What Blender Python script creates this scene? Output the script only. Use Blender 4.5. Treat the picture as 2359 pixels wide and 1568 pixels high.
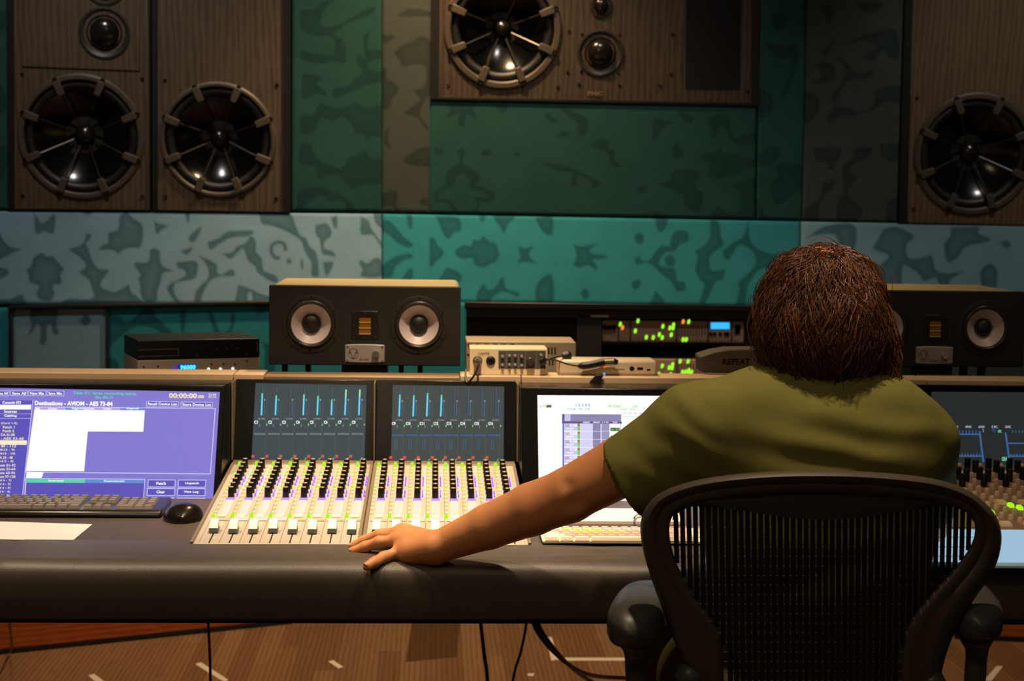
import bpy, bmesh, math, random
import numpy as np
from mathutils import Vector, Matrix, noise as mnoise
from mathutils.geometry import tessellate_polygon

random.seed(7)
rng = np.random.default_rng(7)
for o in list(bpy.data.objects):
    bpy.data.objects.remove(o)
scene = bpy.context.scene
COL = scene.collection

# ------------------------------------------------------------------ camera
FPX = 4000.0                       # focal length in pixels of the 2359 x 1568 frame
CAMH = 1.40
cam_data = bpy.data.cameras.new('camera')
cam_data.sensor_width = 36.0
cam_data.lens = FPX / 2359.0 * 36.0
cam_data.clip_start = 0.05
cam = bpy.data.objects.new('camera', cam_data)
COL.objects.link(cam)
CM = (Matrix.Rotation(math.radians(-2.6), 3, 'Z') @ Matrix.Rotation(math.radians(90 - 4.9), 3, 'X')
      @ Matrix.Rotation(math.radians(0.75), 3, 'Z'))
cam.matrix_world = Matrix.Translation((0, 0, CAMH)) @ CM.to_4x4()
scene.camera = cam
cam_data.dof.use_dof = True
cam_data.dof.focus_distance = 3.12
cam_data.dof.aperture_fstop = 6.3
RM = np.array(CM)
CO = np.array([0, 0, CAMH])

# ------------------------------------------------------------------ world, exposure
world = bpy.data.worlds.new('dim_room')
scene.world = world
world.use_nodes = True
world.node_tree.nodes['Background'].inputs[0].default_value = (1.0, 0.80, 0.62, 1)
world.node_tree.nodes['Background'].inputs[1].default_value = 0.03
scene.view_settings.view_transform = 'Standard'
scene.view_settings.look = 'None'
scene.view_settings.gamma = 1
scene.view_settings.use_curve_mapping = False
scene.view_settings.exposure = 0.0

# ------------------------------------------------------------------ ceiling downlights, rear fill
def spot(name, loc, target, energy, deg, blend, color, radius=0.04):
    l = bpy.data.lights.new(name, 'SPOT')
    l.energy = energy; l.spot_size = math.radians(deg); l.spot_blend = blend
    l.color = color; l.shadow_soft_size = radius
    o = bpy.data.objects.new(name, l)
    o.location = loc
    o.rotation_euler = (Vector(target) - Vector(loc)).to_track_quat('-Z', 'Y').to_euler()
    COL.objects.link(o)
    return o
WARM = (1.0, 0.75, 0.50)
spot('downlight_console', (0.10, 3.15, 2.9), (0.04, 3.58, 0.78), 340, 43, 0.9, WARM)
spot('downlight_left', (-1.05, 2.9, 2.9), (-0.80, 3.35, 0.75), 210, 56, 1.0, WARM)
spot('downlight_engineer', (0.58, 2.62, 2.9), (0.58, 2.95, 0.95), 130, 46, 1.0, WARM)
spot('downlight_right', (1.55, 3.2, 2.9), (1.50, 3.7, 0.75), 24, 60, 1.0, WARM)
spot('fill_light_rear', (-0.3, 0.9, 2.9), (0.2, 3.4, 0.7), 35, 90, 1.0, WARM, 0.25)  # added soft fill behind the camera, stands in for warm bounce
spot('downlight_floor', (0.0, 4.95, 2.80), (0.1, 5.0, 0.0), 230, 95, 1.0, (1.0, 0.66, 0.36))
spot('wall_washer_left', (-1.0, 4.35, 2.9), (-0.9, 5.45, 1.15), 52, 70, 1.0, (1.0, 0.93, 0.86))
spot('wall_washer_middle', (0.5, 4.35, 2.9), (0.5, 5.45, 1.10), 30, 64, 1.0, (1.0, 0.93, 0.86))
spot('wall_washer_right', (1.9, 4.35, 2.9), (1.8, 5.45, 1.15), 34, 64, 1.0, (1.0, 0.93, 0.86))

# ------------------------------------------------------------------ helpers: pixels to space
def ray(x, y):
    return RM @ np.array([(x - 1179.5) / FPX, -(y - 784.0) / FPX, -1.0])
def P(x, y, Y):
    d = ray(x, y); return CO + d * (Y / d[1])
def PZ(x, y, z):
    d = ray(x, y); return CO + d * ((z - CAMH) / d[2])
def yz_plane(y0, z0, y1, z1):
    n = np.array([0, -(z1 - z0), (y1 - y0)]); n = n / np.linalg.norm(n)
    if n[1] > 0: n = -n
    return (np.array([0, y0, z0]), n)
def PL(x, y, pl):
    d = ray(x, y); return CO + d * (pl[1] @ (pl[0] - CO)) / (pl[1] @ d)
def crop(ox, oy, s):
    return lambda x, y: (ox + x / s, oy + y / s)

# ------------------------------------------------------------------ helpers: materials
def lin(h):
    h = h.lstrip('#'); c = [int(h[i:i + 2], 16) / 255 for i in (0, 2, 4)]
    return [x / 12.92 if x <= 0.04045 else ((x + 0.055) / 1.055) ** 2.4 for x in c]
MATS = {}
def mat(name, col, rough=0.5, metal=0.0, var=0.12, scale=40, bump=0.0, bscale=300, spec=0.5, emit=0.0, coat=0.0, sss=0.0):
    if name in MATS: return MATS[name]
    m = bpy.data.materials.new(name); m.use_nodes = True
    nt = m.node_tree; N = nt.nodes; L = nt.links
    b = N['Principled BSDF']
    c = lin(col)
    b.inputs['Roughness'].default_value = rough
    b.inputs['Metallic'].default_value = metal
    b.inputs['Specular IOR Level'].default_value = spec
    if coat: b.inputs['Coat Weight'].default_value = coat; b.inputs['Coat Roughness'].default_value = 0.1
    if sss: b.inputs['Subsurface Weight'].default_value = sss; b.inputs['Subsurface Radius'].default_value = (0.012, 0.005, 0.003)
    tc = N.new('ShaderNodeTexCoord')
    no = N.new('ShaderNodeTexNoise'); no.inputs['Scale'].default_value = scale; no.inputs['Detail'].default_value = 4
    L.new(tc.outputs['Object'], no.inputs['Vector'])
    mx = N.new('ShaderNodeMix'); mx.data_type = 'RGBA'
    mx.inputs[6].default_value = (*[x * (1 - var) for x in c], 1)
    mx.inputs[7].default_value = (*[min(1, x * (1 + var)) for x in c], 1)
    L.new(no.outputs['Fac'], mx.inputs[0])
    if emit:
        b.inputs['Base Color'].default_value = (0.01, 0.01, 0.01, 1)
        L.new(mx.outputs[2], b.inputs['Emission Color']); b.inputs['Emission Strength'].default_value = emit
    else:
        L.new(mx.outputs[2], b.inputs['Base Color'])
    if bump:
        n2 = N.new('ShaderNodeTexNoise'); n2.inputs['Scale'].default_value = bscale; n2.inputs['Detail'].default_value = 3
        L.new(tc.outputs['Object'], n2.inputs['Vector'])
        bp = N.new('ShaderNodeBump'); bp.inputs['Strength'].default_value = bump; bp.inputs['Distance'].default_value = 0.002
        L.new(n2.outputs['Fac'], bp.inputs['Height']); L.new(bp.outputs[0], b.inputs['Normal'])
    MATS[name] = m
    return m
def fabric_mat(name, base, dark):
    m = bpy.data.materials.new(name); m.use_nodes = True
    nt = m.node_tree; N = nt.nodes; L = nt.links; b = N['Principled BSDF']
    b.inputs['Roughness'].default_value = 0.95; b.inputs['Specular IOR Level'].default_value = 0.1
    at = N.new('ShaderNodeAttribute'); at.attribute_name = 'print'
    tc = N.new('ShaderNodeTexCoord')
    no = N.new('ShaderNodeTexNoise'); no.inputs['Scale'].default_value = 260; no.inputs['Detail'].default_value = 2
    L.new(tc.outputs['Object'], no.inputs['Vector'])
    n2 = N.new('ShaderNodeTexNoise'); n2.inputs['Scale'].default_value = 9; n2.inputs['Detail'].default_value = 2
    L.new(tc.outputs['Object'], n2.inputs['Vector'])
    mx = N.new('ShaderNodeMix'); mx.data_type = 'RGBA'
    mx.inputs[6].default_value = (*lin(base), 1); mx.inputs[7].default_value = (*lin(dark), 1)
    L.new(at.outputs['Fac'], mx.inputs[0])
    a1 = N.new('ShaderNodeMath'); a1.operation = 'MULTIPLY_ADD'; a1.inputs[1].default_value = 0.5; a1.inputs[2].default_value = 0.6
    L.new(no.outputs['Fac'], a1.inputs[0])
    a2 = N.new('ShaderNodeMath'); a2.operation = 'MULTIPLY_ADD'; a2.inputs[1].default_value = 0.3
    L.new(n2.outputs['Fac'], a2.inputs[0]); L.new(a1.outputs[0], a2.inputs[2])
    m2 = N.new('ShaderNodeMix'); m2.data_type = 'RGBA'; m2.blend_type = 'MULTIPLY'; m2.inputs[0].default_value = 1
    L.new(mx.outputs[2], m2.inputs[6]); L.new(a2.outputs[0], m2.inputs[7])
    L.new(m2.outputs[2], b.inputs['Base Color'])
    bp = N.new('ShaderNodeBump'); bp.inputs['Strength'].default_value = 0.3; bp.inputs['Distance'].default_value = 0.001
    L.new(no.outputs['Fac'], bp.inputs['Height']); L.new(bp.outputs[0], b.inputs['Normal'])
    return m
def wood_mat(name, c1, c2, rough=0.45, scale=28, axis='X', dist=5.0, stretch=(1, 1, 0.06)):
    m = bpy.data.materials.new(name); m.use_nodes = True
    nt = m.node_tree; N = nt.nodes; L = nt.links; b = N['Principled BSDF']
    b.inputs['Roughness'].default_value = rough
    tc = N.new('ShaderNodeTexCoord'); mp = N.new('ShaderNodeMapping'); mp.inputs['Scale'].default_value = stretch
    L.new(tc.outputs['Object'], mp.inputs['Vector'])
    wv = N.new('ShaderNodeTexWave'); wv.bands_direction = axis; wv.inputs['Scale'].default_value = scale
    wv.inputs['Distortion'].default_value = dist; wv.inputs['Detail'].default_value = 3; wv.inputs['Detail Scale'].default_value = 1.2
    L.new(mp.outputs[0], wv.inputs['Vector'])
    no = N.new('ShaderNodeTexNoise'); no.inputs['Scale'].default_value = 60; no.inputs['Detail'].default_value = 5
    L.new(mp.outputs[0], no.inputs['Vector'])
    ad = N.new('ShaderNodeMath'); ad.operation = 'MULTIPLY_ADD'; ad.inputs[1].default_value = 0.5
    L.new(wv.outputs['Fac'], ad.inputs[0]); L.new(no.outputs['Fac'], ad.inputs[2])
    rp = N.new('ShaderNodeValToRGB'); rp.color_ramp.elements[0].position = 0.3; rp.color_ramp.elements[1].position = 0.95
    rp.color_ramp.elements[0].color = (*lin(c1), 1); rp.color_ramp.elements[1].color = (*lin(c2), 1)
    L.new(ad.outputs[0], rp.inputs[0]); L.new(rp.outputs[0], b.inputs['Base Color'])
    bp = N.new('ShaderNodeBump'); bp.inputs['Strength'].default_value = 0.15; bp.inputs['Distance'].default_value = 0.001
    L.new(ad.outputs[0], bp.inputs['Height']); L.new(bp.outputs[0], b.inputs['Normal'])
    MATS[name] = m
    return m

# ------------------------------------------------------------------ helpers: meshes and objects
WL = {}                              # world location of every parent
def reg(o, w):
    WL[o] = np.array(w, float)
def tag(o, label=None, cat=None, group=None, kind=None):
    if label: o['label'] = label
    if cat: o['category'] = cat
    if group: o['group'] = group
    if kind: o['kind'] = kind
    return o
def thing(name, label, cat, loc=(0, 0, 0), group=None):
    o = bpy.data.objects.new(name, None); o.empty_display_size = 0.05
    COL.objects.link(o); o.location = [float(v) for v in loc]; reg(o, loc)
    return tag(o, label, cat, group)
def link_mesh(name, me, parent=None, w=(0, 0, 0)):
    """object whose origin stands at world point w"""
    o = bpy.data.objects.new(name, me); COL.objects.link(o)
    w = np.array(w, float)
    if parent is not None:
        o.parent = parent; o.location = (w - WL[parent]).tolist()
    else:
        o.location = w.tolist()
    reg(o, w)
    return o
def frame_of(n):
    n = np.array(n, float); n /= np.linalg.norm(n)
    a = np.array([0, 0, 1.0]) if abs(n[2]) < 0.9 else np.array([0, 1.0, 0])
    u = np.cross(a, n); u /= np.linalg.norm(u)
    return u, np.cross(n, u), n
class MB:
    def __init__(s): s.v = []; s.f = []; s.m = []
    def add(s, vs, fs, mi=0):
        b = len(s.v); s.v += [tuple(float(c) for c in q) for q in vs]
        s.f += [tuple(b + i for i in q) for q in fs]; s.m += [mi] * len(fs)
        return s
    def box(s, x0, x1, y0, y1, z0, z1, mi=0):
        return s.hexa([(x0, y0, z0), (x1, y0, z0), (x1, y1, z0), (x0, y1, z0), (x0, y0, z1), (x1, y0, z1), (x1, y1, z1), (x0, y1, z1)], mi)
    def hexa(s, p, mi=0):
        return s.add(p, [(0, 3, 2, 1), (4, 5, 6, 7), (0, 1, 5, 4), (1, 2, 6, 5), (2, 3, 7, 6), (3, 0, 4, 7)], mi)
    def prism(s, pts, off, mi=0):
        """polygon pts (counter-clockwise seen from +off) extruded by off"""
        n = len(pts); off = np.array(off, float)
        a = [np.array(q, float) for q in pts]; b = [q + off for q in a]
        return s.add(a + b, [tuple(range(n))[::-1], tuple(range(n, 2 * n))] + [(i, (i + 1) % n, n + (i + 1) % n, n + i) for i in range(n)], mi)
    def lathe(s, c, axis, prof, n=32, mi=0, cap=True):
        """prof: list of (radius, height along axis)"""
        u, v, w = frame_of(axis); c = np.array(c, float); vs = []; k = len(prof)
        for i in range(n):
            a = 2 * math.pi * i / n; r = math.cos(a) * u + math.sin(a) * v
            for (q, h) in prof: vs.append(c + r * q + w * h)
        fs = [(i * k + j, ((i + 1) % n) * k + j, ((i + 1) % n) * k + j + 1, i * k + j + 1) for i in range(n) for j in range(k - 1)]
        if cap and prof[0][0] > 1e-6: fs.append(tuple(i * k for i in range(n))[::-1])
        if cap and prof[-1][0] > 1e-6: fs.append(tuple(i * k + k - 1 for i in range(n)))
        return s.add(vs, fs, mi)
    def ring(s, c, axis, prof, n=48, mi=0):
        """closed section turned round the axis"""
        u, v, w = frame_of(axis); c = np.array(c, float); vs = []; k = len(prof)
        for i in range(n):
            a = 2 * math.pi * i / n; r = math.cos(a) * u + math.sin(a) * v
            for (q, h) in prof: vs.append(c + r * q + w * h)
        return s.add(vs, [(i * k + j, ((i + 1) % n) * k + j, ((i + 1) % n) * k + (j + 1) % k, i * k + (j + 1) % k) for i in range(n) for j in range(k)], mi)
    def tube(s, pts, r, n=8, mi=0):
        pts = [np.array(p, float) for p in pts]; rs = r if hasattr(r, '__len__') else [r] * len(pts); vs = []
        u = None
        for i, p in enumerate(pts):
            t = pts[min(i + 1, len(pts) - 1)] - pts[max(i - 1, 0)]; t = t / (np.linalg.norm(t) + 1e-12)
            if u is None: u, v, _ = frame_of(t)
            u = u - t * (u @ t); u /= np.linalg.norm(u); v = np.cross(t, u)
            for k in range(n):
                a = 2 * math.pi * k / n; vs.append(p + rs[i] * (math.cos(a) * u + math.sin(a) * v))
        fs = [(i * n + k, i * n + (k + 1) % n, (i + 1) * n + (k + 1) % n, (i + 1) * n + k) for i in range(len(pts) - 1) for k in range(n)]
        fs += [tuple(range(n))[::-1], tuple(range((len(pts) - 1) * n, len(pts) * n))]
        return s.add(vs, fs, mi)
    def loft(s, secs, cap=True, mi=0, close=True):
        n = len(secs[0]); vs = [q for c in secs for q in c]
        rg = n if close else n - 1
        fs = [(i * n + k, i * n + (k + 1) % n, (i + 1) * n + (k + 1) % n, (i + 1) * n + k) for i in range(len(secs) - 1) for k in range(rg)]
        if cap and close: fs += [tuple(range(n))[::-1], tuple(range((len(secs) - 1) * n, len(secs) * n))]
        return s.add(vs, fs, mi)
    def mesh(s, name, mats, origin=(0, 0, 0), smooth=None, fix=True):
        me = bpy.data.meshes.new(name); o = np.array(origin, float)
        me.from_pydata([tuple(np.array(q) - o) for q in s.v], [], s.f)
        mats = mats if isinstance(mats, (list, tuple)) else [mats]
        for m in mats: me.materials.append(m)
        if len(mats) > 1: me.polygons.foreach_set('material_index', s.m)
        if fix:
            bm = bmesh.new(); bm.from_mesh(me); bmesh.ops.recalc_face_normals(bm, faces=bm.faces); bm.to_mesh(me); bm.free()
        if smooth is not None:
            me.polygons.foreach_set('use_smooth', [True] * len(me.polygons)); me.set_sharp_from_angle(angle=math.radians(smooth))
        me.update()
        return me
    def build(s, name, mats, parent=None, smooth=None, bevel=0.0, seg=2, fix=True, w=None):
        o0 = WL[parent] if (parent is not None and w is None) else (w if w is not None else (0, 0, 0))
        me = s.mesh(name, mats, o0, smooth, fix)
        o = link_mesh(name, me, parent, o0)
        if bevel:
            b = o.modifiers.new('bevel', 'BEVEL'); b.width = bevel; b.segments = seg; b.limit_method = 'ANGLE'; b.angle_limit = math.radians(40)
            me.polygons.foreach_set('use_smooth', [True] * len(me.polygons))
            if smooth is None: me.set_sharp_from_angle(angle=math.radians(60))
        return o
def spline(pts, n):
    """Catmull-Rom through pts, n samples for each span"""
    p = [np.array(q, float) for q in pts]; p = [2 * p[0] - p[1]] + p + [2 * p[-1] - p[-2]]; out = []
    for i in range(1, len(p) - 2):
        for k in range(n):
            t = k / n
            out.append(0.5 * ((2 * p[i]) + (-p[i - 1] + p[i + 1]) * t + (2 * p[i - 1] - 5 * p[i] + 4 * p[i + 1] - p[i + 2]) * t * t + (-p[i - 1] + 3 * p[i] - 3 * p[i + 1] + p[i + 2]) * t ** 3))
    out.append(p[-2]); return out

TXT = {}
def text_shape(body, bold=0.0):
    """outline of a word in a unit box: verts 0..1, faces"""
    key = (body, bold)
    if key not in TXT:
        cu = bpy.data.curves.new('t', 'FONT'); cu.body = body; cu.offset = bold; cu.resolution_u = 2
        ob = bpy.data.objects.new('t', cu); COL.objects.link(ob)
        dg = bpy.context.evaluated_depsgraph_get()
        me = bpy.data.meshes.new_from_object(ob.evaluated_get(dg))
        v = np.array([q.co[:2] for q in me.vertices]); f = [tuple(q.vertices) for q in me.polygons]
        lo, hi = v.min(0), v.max(0)
        TXT[key] = ((v - lo) / (hi - lo), f)
        bpy.data.objects.remove(ob); bpy.data.curves.remove(cu); bpy.data.meshes.remove(me)
    return TXT[key]
class UI(MB):
    """flat print laid on a plane; coordinates are picture coordinates of one crop"""
    def __init__(s, plane, tr, lift=0.0006):
        super().__init__(); s.pl = plane; s.tr = tr; s.mats = []; s.lift = lift
    def mi(s, m):
        if m not in s.mats: s.mats.append(m)
        return s.mats.index(m)
    def pt(s, x, y, lay): return PL(*s.tr(x, y), s.pl) + s.pl[1] * s.lift * lay
    def quad(s, pts, m, lay=1): s.add([s.pt(x, y, lay) for x, y in pts], [tuple(range(len(pts)))], s.mi(m)); return s
    def rect(s, x0, y0, x1, y1, m, lay=1, sk=0.0, sl=0.0):
        """sk: shift of x for each unit of y (leaning), sl: shift of y for each unit of x"""
        h = y1 - y0; w = x1 - x0
        return s.quad([(x0, y0), (x1, y0 + sl * w), (x1 + sk * h, y1 + sl * w), (x0 + sk * h, y1)], m, lay)
    def outline(s, pts, w, m, lay=2):
        n = len(pts)
        for i in range(n): s.line(pts[i], pts[(i + 1) % n], w, m, lay)
        return s
    def line(s, a, b, w, m, lay=2):
        a = np.array(a, float); b = np.array(b, float); d = b - a; d /= np.linalg.norm(d); q = np.array([-d[1], d[0]]) * w / 2; e = d * w / 2
        return s.quad([a - e + q, b + e + q, b + e - q, a - e - q], m, lay)
    def text(s, body, x0, y0, x1, y1, m, lay=3, bold=0.0, sl=0.0, sk=0.0):
        v, f = text_shape(body, bold)
        s.add([s.pt(x0 + (x1 - x0) * u + sk * (1 - q) * (y1 - y0), y1 + (y0 - y1) * q + sl * (x1 - x0) * u, lay) for u, q in v], f, s.mi(m)); return s
    def finish(s, name, parent): return s.build(name, s.mats, parent, fix=False)

M_black = mat('black_plastic', '#141210', 0.5, var=0.2)
M_gloss = mat('gloss_black_bezel', '#0b0a0a', 0.25, var=0.2, spec=0.12)
M_dark = mat('dark_metal', '#1c1814', 0.45, var=0.2)
M_screw = mat('dark_screw', '#0d0b09', 0.35, 0.6)
M_cable = mat('black_rubber_cable', '#0e0c0c', 0.45)

# ================================================================== THE SETTING
# ---- floor with its boards
fl = MB().box(-3.2, 3.6, -1.2, 6.4, -0.10, -0.012).build('floor', wood_mat('floor_under', '#2a1c10', '#3a2818', 0.6))
tag(fl, kind='structure')
wood_tones = [wood_mat('floor_board_%d' % i, a, b, 0.42, 9, 'X', 3.0, (2.2, 0.12, 1)) for i, (a, b) in enumerate(
    [('#6a4a2e', '#80603f'), ('#6e4d31', '#846342'), ('#634428', '#785838'), ('#725135', '#886746')])]
bw, gap = 0.062, 0.0006
board_me = []
for L_ in (1.5, 0.75):
    for m_ in wood_tones:
        board_me.append(MB().box(-bw / 2 + gap / 2, bw / 2 - gap / 2, -L_ / 2 + gap, L_ / 2 - gap, -0.012, 0).mesh('floor_board', m_))
nb = 0
k = 0
x = -1.92
while x < 2.4 and nb < 290:
    k += 1
    y = 3.55 + (k * 0.47) % 1.2
    while y < 6.6:
        o = link_mesh('floor_board', board_me[random.randrange(4)], fl, (x, y, 0.0)); nb += 1
        y += 1.5
    x += bw
# near and side floor beyond the boards that show: one joined part
far = MB()
xx = -3.15
while xx < 3.5:
    yy = -1.1 + (xx * 7.3) % 1.0
    while yy < 6.2:
        y1 = min(yy + 1.5, 6.3)
        if not (-1.96 < xx < 2.38 and yy > 2.6): far.box(xx, xx + bw - gap, yy, y1 - gap, -0.012, 0)
        yy += 1.5
    xx += bw
tag(far.build('floor_boards', wood_tones[0], fl), kind='stuff')

# ---- front wall: backing with a niche, fabric panels
UPPER = yz_plane(5.50, 1.325, 5.41, 1.98)
STRIP = yz_plane(5.44, 1.045, 5.50, 1.325)  # lean made up so the strip catches more overhead light
LOWER = yz_plane(5.425, 0.0, 5.425, 1.0)
M_back = mat('wall_backing', '#0d0d0b', 0.9)
wb = MB()
NX0, NX1 = 0.085, 1.12
wb.box(-3.2, NX0, 5.56, 5.75, 0, 1.06).box(NX1, 3.6, 5.56, 5.75, 0, 1.06).box(NX0, NX1, 5.56, 5.75, 0, 0.70).box(-3.2, 3.6, 5.56, 5.75, 1.06, 1.335)
wb.hexa([(-3.2, 5.56, 1.335), (3.6, 5.56, 1.335), (3.6, 5.75, 1.335), (-3.2, 5.75, 1.335), (-3.2, 5.335, 3.0), (3.6, 5.335, 3.0), (3.6, 5.75, 3.0), (-3.2, 5.75, 3.0)])
wb.box(NX0 - .05, NX1 + .05, 6.0, 6.05, 0.6, 1.1).box(NX0 - .05, NX0, 5.75, 6.0, 0.6, 1.1).box(NX1, NX1 + .05, 5.75, 6.0, 0.6, 1.1).box(NX0 - .05, NX1 + .05, 5.75, 6.0, 0.65, 0.70).box(NX0 - .05, NX1 + .05, 5.75, 6.0, 1.06, 1.10)
wall = tag(wb.build('wall_front', M_back), kind='structure')

def stroke(pts, w):
    p = [np.array(q, float) for q in spline(pts, 5)]; l = []; r = []
    for i in range(len(p)):
        t = p[min(i + 1, len(p) - 1)] - p[max(i - 1, 0)]; t /= np.linalg.norm(t); q = np.array([-t[1], t[0]]) * w / 2
        l.append(p[i] + q); r.append(p[i] - q)
    return [tuple(q) for q in l + r[::-1]]
def print_value(px, py, polys, soft):
    """1 inside the printed shapes, with a soft dyed edge"""
    val = np.zeros_like(px)
    for pg in polys:
        pg = np.array(spline(list(pg) + [pg[0]], 3)[:-1]) if len(pg) < 30 else np.array(pg)
        lo = pg.min(0) - soft - 1; hi = pg.max(0) + soft + 1
        idx = np.nonzero((px > lo[0]) & (px < hi[0]) & (py > lo[1]) & (py < hi[1]))[0]
        if len(idx) == 0: continue
        X = px[idx][:, None]; Yv = py[idx][:, None]
        a = pg; b = np.roll(pg, -1, 0)
        c = ((a[:, 1] > Yv) != (b[:, 1] > Yv)) & (X < (b[:, 0] - a[:, 0]) * (Yv - a[:, 1]) / (b[:, 1] - a[:, 1] + 1e-9) + a[:, 0])
        ins = c.sum(1) % 2 == 1
        d = b - a; t = np.clip(((X - a[:, 0]) * d[:, 0] + (Yv - a[:, 1]) * d[:, 1]) / ((d ** 2).sum(1) + 1e-9), 0, 1)
        dist = np.sqrt((X - a[:, 0] - t * d[:, 0]) ** 2 + (Yv - a[:, 1] - t * d[:, 1]) ** 2).min(1)
        s = np.where(ins, dist, -dist)
        q = np.clip((s + soft) / (2 * soft), 0, 1); q = q * q * (3 - 2 * q)
        q *= 0.78 + 0.22 * np.clip(1.3 - s / 14.0, 0, 1)
        val[idx] = np.maximum(val[idx], q)
    return val
def fabric_panel(corners, plane, polys, m, label=None, step=3.2, soft=3.6):
    (tl, tr, br, bl) = [np.array(c, float) for c in corners]
    nx = max(4, int(np.linalg.norm(tr - tl) / step)); ny = max(4, int(np.linalg.norm(bl - tl) / step))
    u, v = np.meshgrid(np.linspace(0, 1, nx + 1), np.linspace(0, 1, ny + 1)); u = u.ravel(); v = v.ravel()
    pp = ((1 - u) * (1 - v))[:, None] * tl + (u * (1 - v))[:, None] * tr + (u * v)[:, None] * br + ((1 - u) * v)[:, None] * bl
    dirs = np.stack([(pp[:, 0] - 1179.5) / FPX, -(pp[:, 1] - 784.0) / FPX, -np.ones(len(pp))], 1) @ RM.T
    t = (plane[1] @ (plane[0] - CO)) / (dirs @ plane[1])
    W = CO + dirs * t[:, None]
    # padded edge: rim falls back
    e = np.minimum(np.minimum(u, 1 - u) * nx, np.minimum(v, 1 - v) * ny)
    W += plane[1] * (-0.004 * np.clip(1 - e / 1.5, 0, 1))[:, None]
    val = print_value(pp[:, 0], pp[:, 1], polys, soft)
    n1 = nx + 1
    vs = W.tolist()
    idx = np.arange(len(u)).reshape(ny + 1, n1)
    fs = np.stack([idx[:-1, :-1].ravel(), idx[1:, :-1].ravel(), idx[1:, 1:].ravel(), idx[:-1, 1:].ravel()], 1).tolist()
    rim = list(idx[0, :]) + list(idx[1:, -1]) + list(idx[-1, -2::-1]) + list(idx[-2:0:-1, 0])
    b0 = len(vs)
    vs += [(W[i] - plane[1] * 0.035).tolist() for i in rim]
    k = len(rim)
    fs += [(int(rim[i]), int(rim[(i + 1) % k]), b0 + (i + 1) % k, b0 + i) for i in range(k)]
    fs.append(tuple(b0 + i for i in range(k)))
    me = bpy.data.meshes.new('fabric_panel'); me.from_pydata(vs, [], fs); me.materials.append(m)
    at = me.attributes.new('print', 'FLOAT', 'POINT')
    at.data.foreach_set('value', np.concatenate([val, np.zeros(k)]).astype(np.float32))
    me.polygons.foreach_set('use_smooth', [len(p) == 4 for p in fs]); me.set_sharp_from_angle(angle=math.radians(50)); me.update()
    o = link_mesh('fabric_panel', me, wall)
    if label: o['label'] = label
    return o
def polys(ox, oy, s, *pl):
    return [[(ox + x / s, oy + y / s) for x, y in p] for p in pl]

F_teal = fabric_mat('teal_fabric', '#2b7880', '#1d525a')
F_grey = fabric_mat('blue_grey_fabric', '#6e8e9c', '#405e68')
F_teal_u = fabric_mat('shaded_teal_fabric', '#284e48', '#203e3a')  # upper fabrics darkened: the upper wall's dimness put into their colour
F_grey_u = fabric_mat('shaded_khaki_fabric', '#454c46', '#323a35')
F_grey_r = fabric_mat('shaded_moss_grey_fabric', '#3e4a46', '#2c3835')

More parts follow.
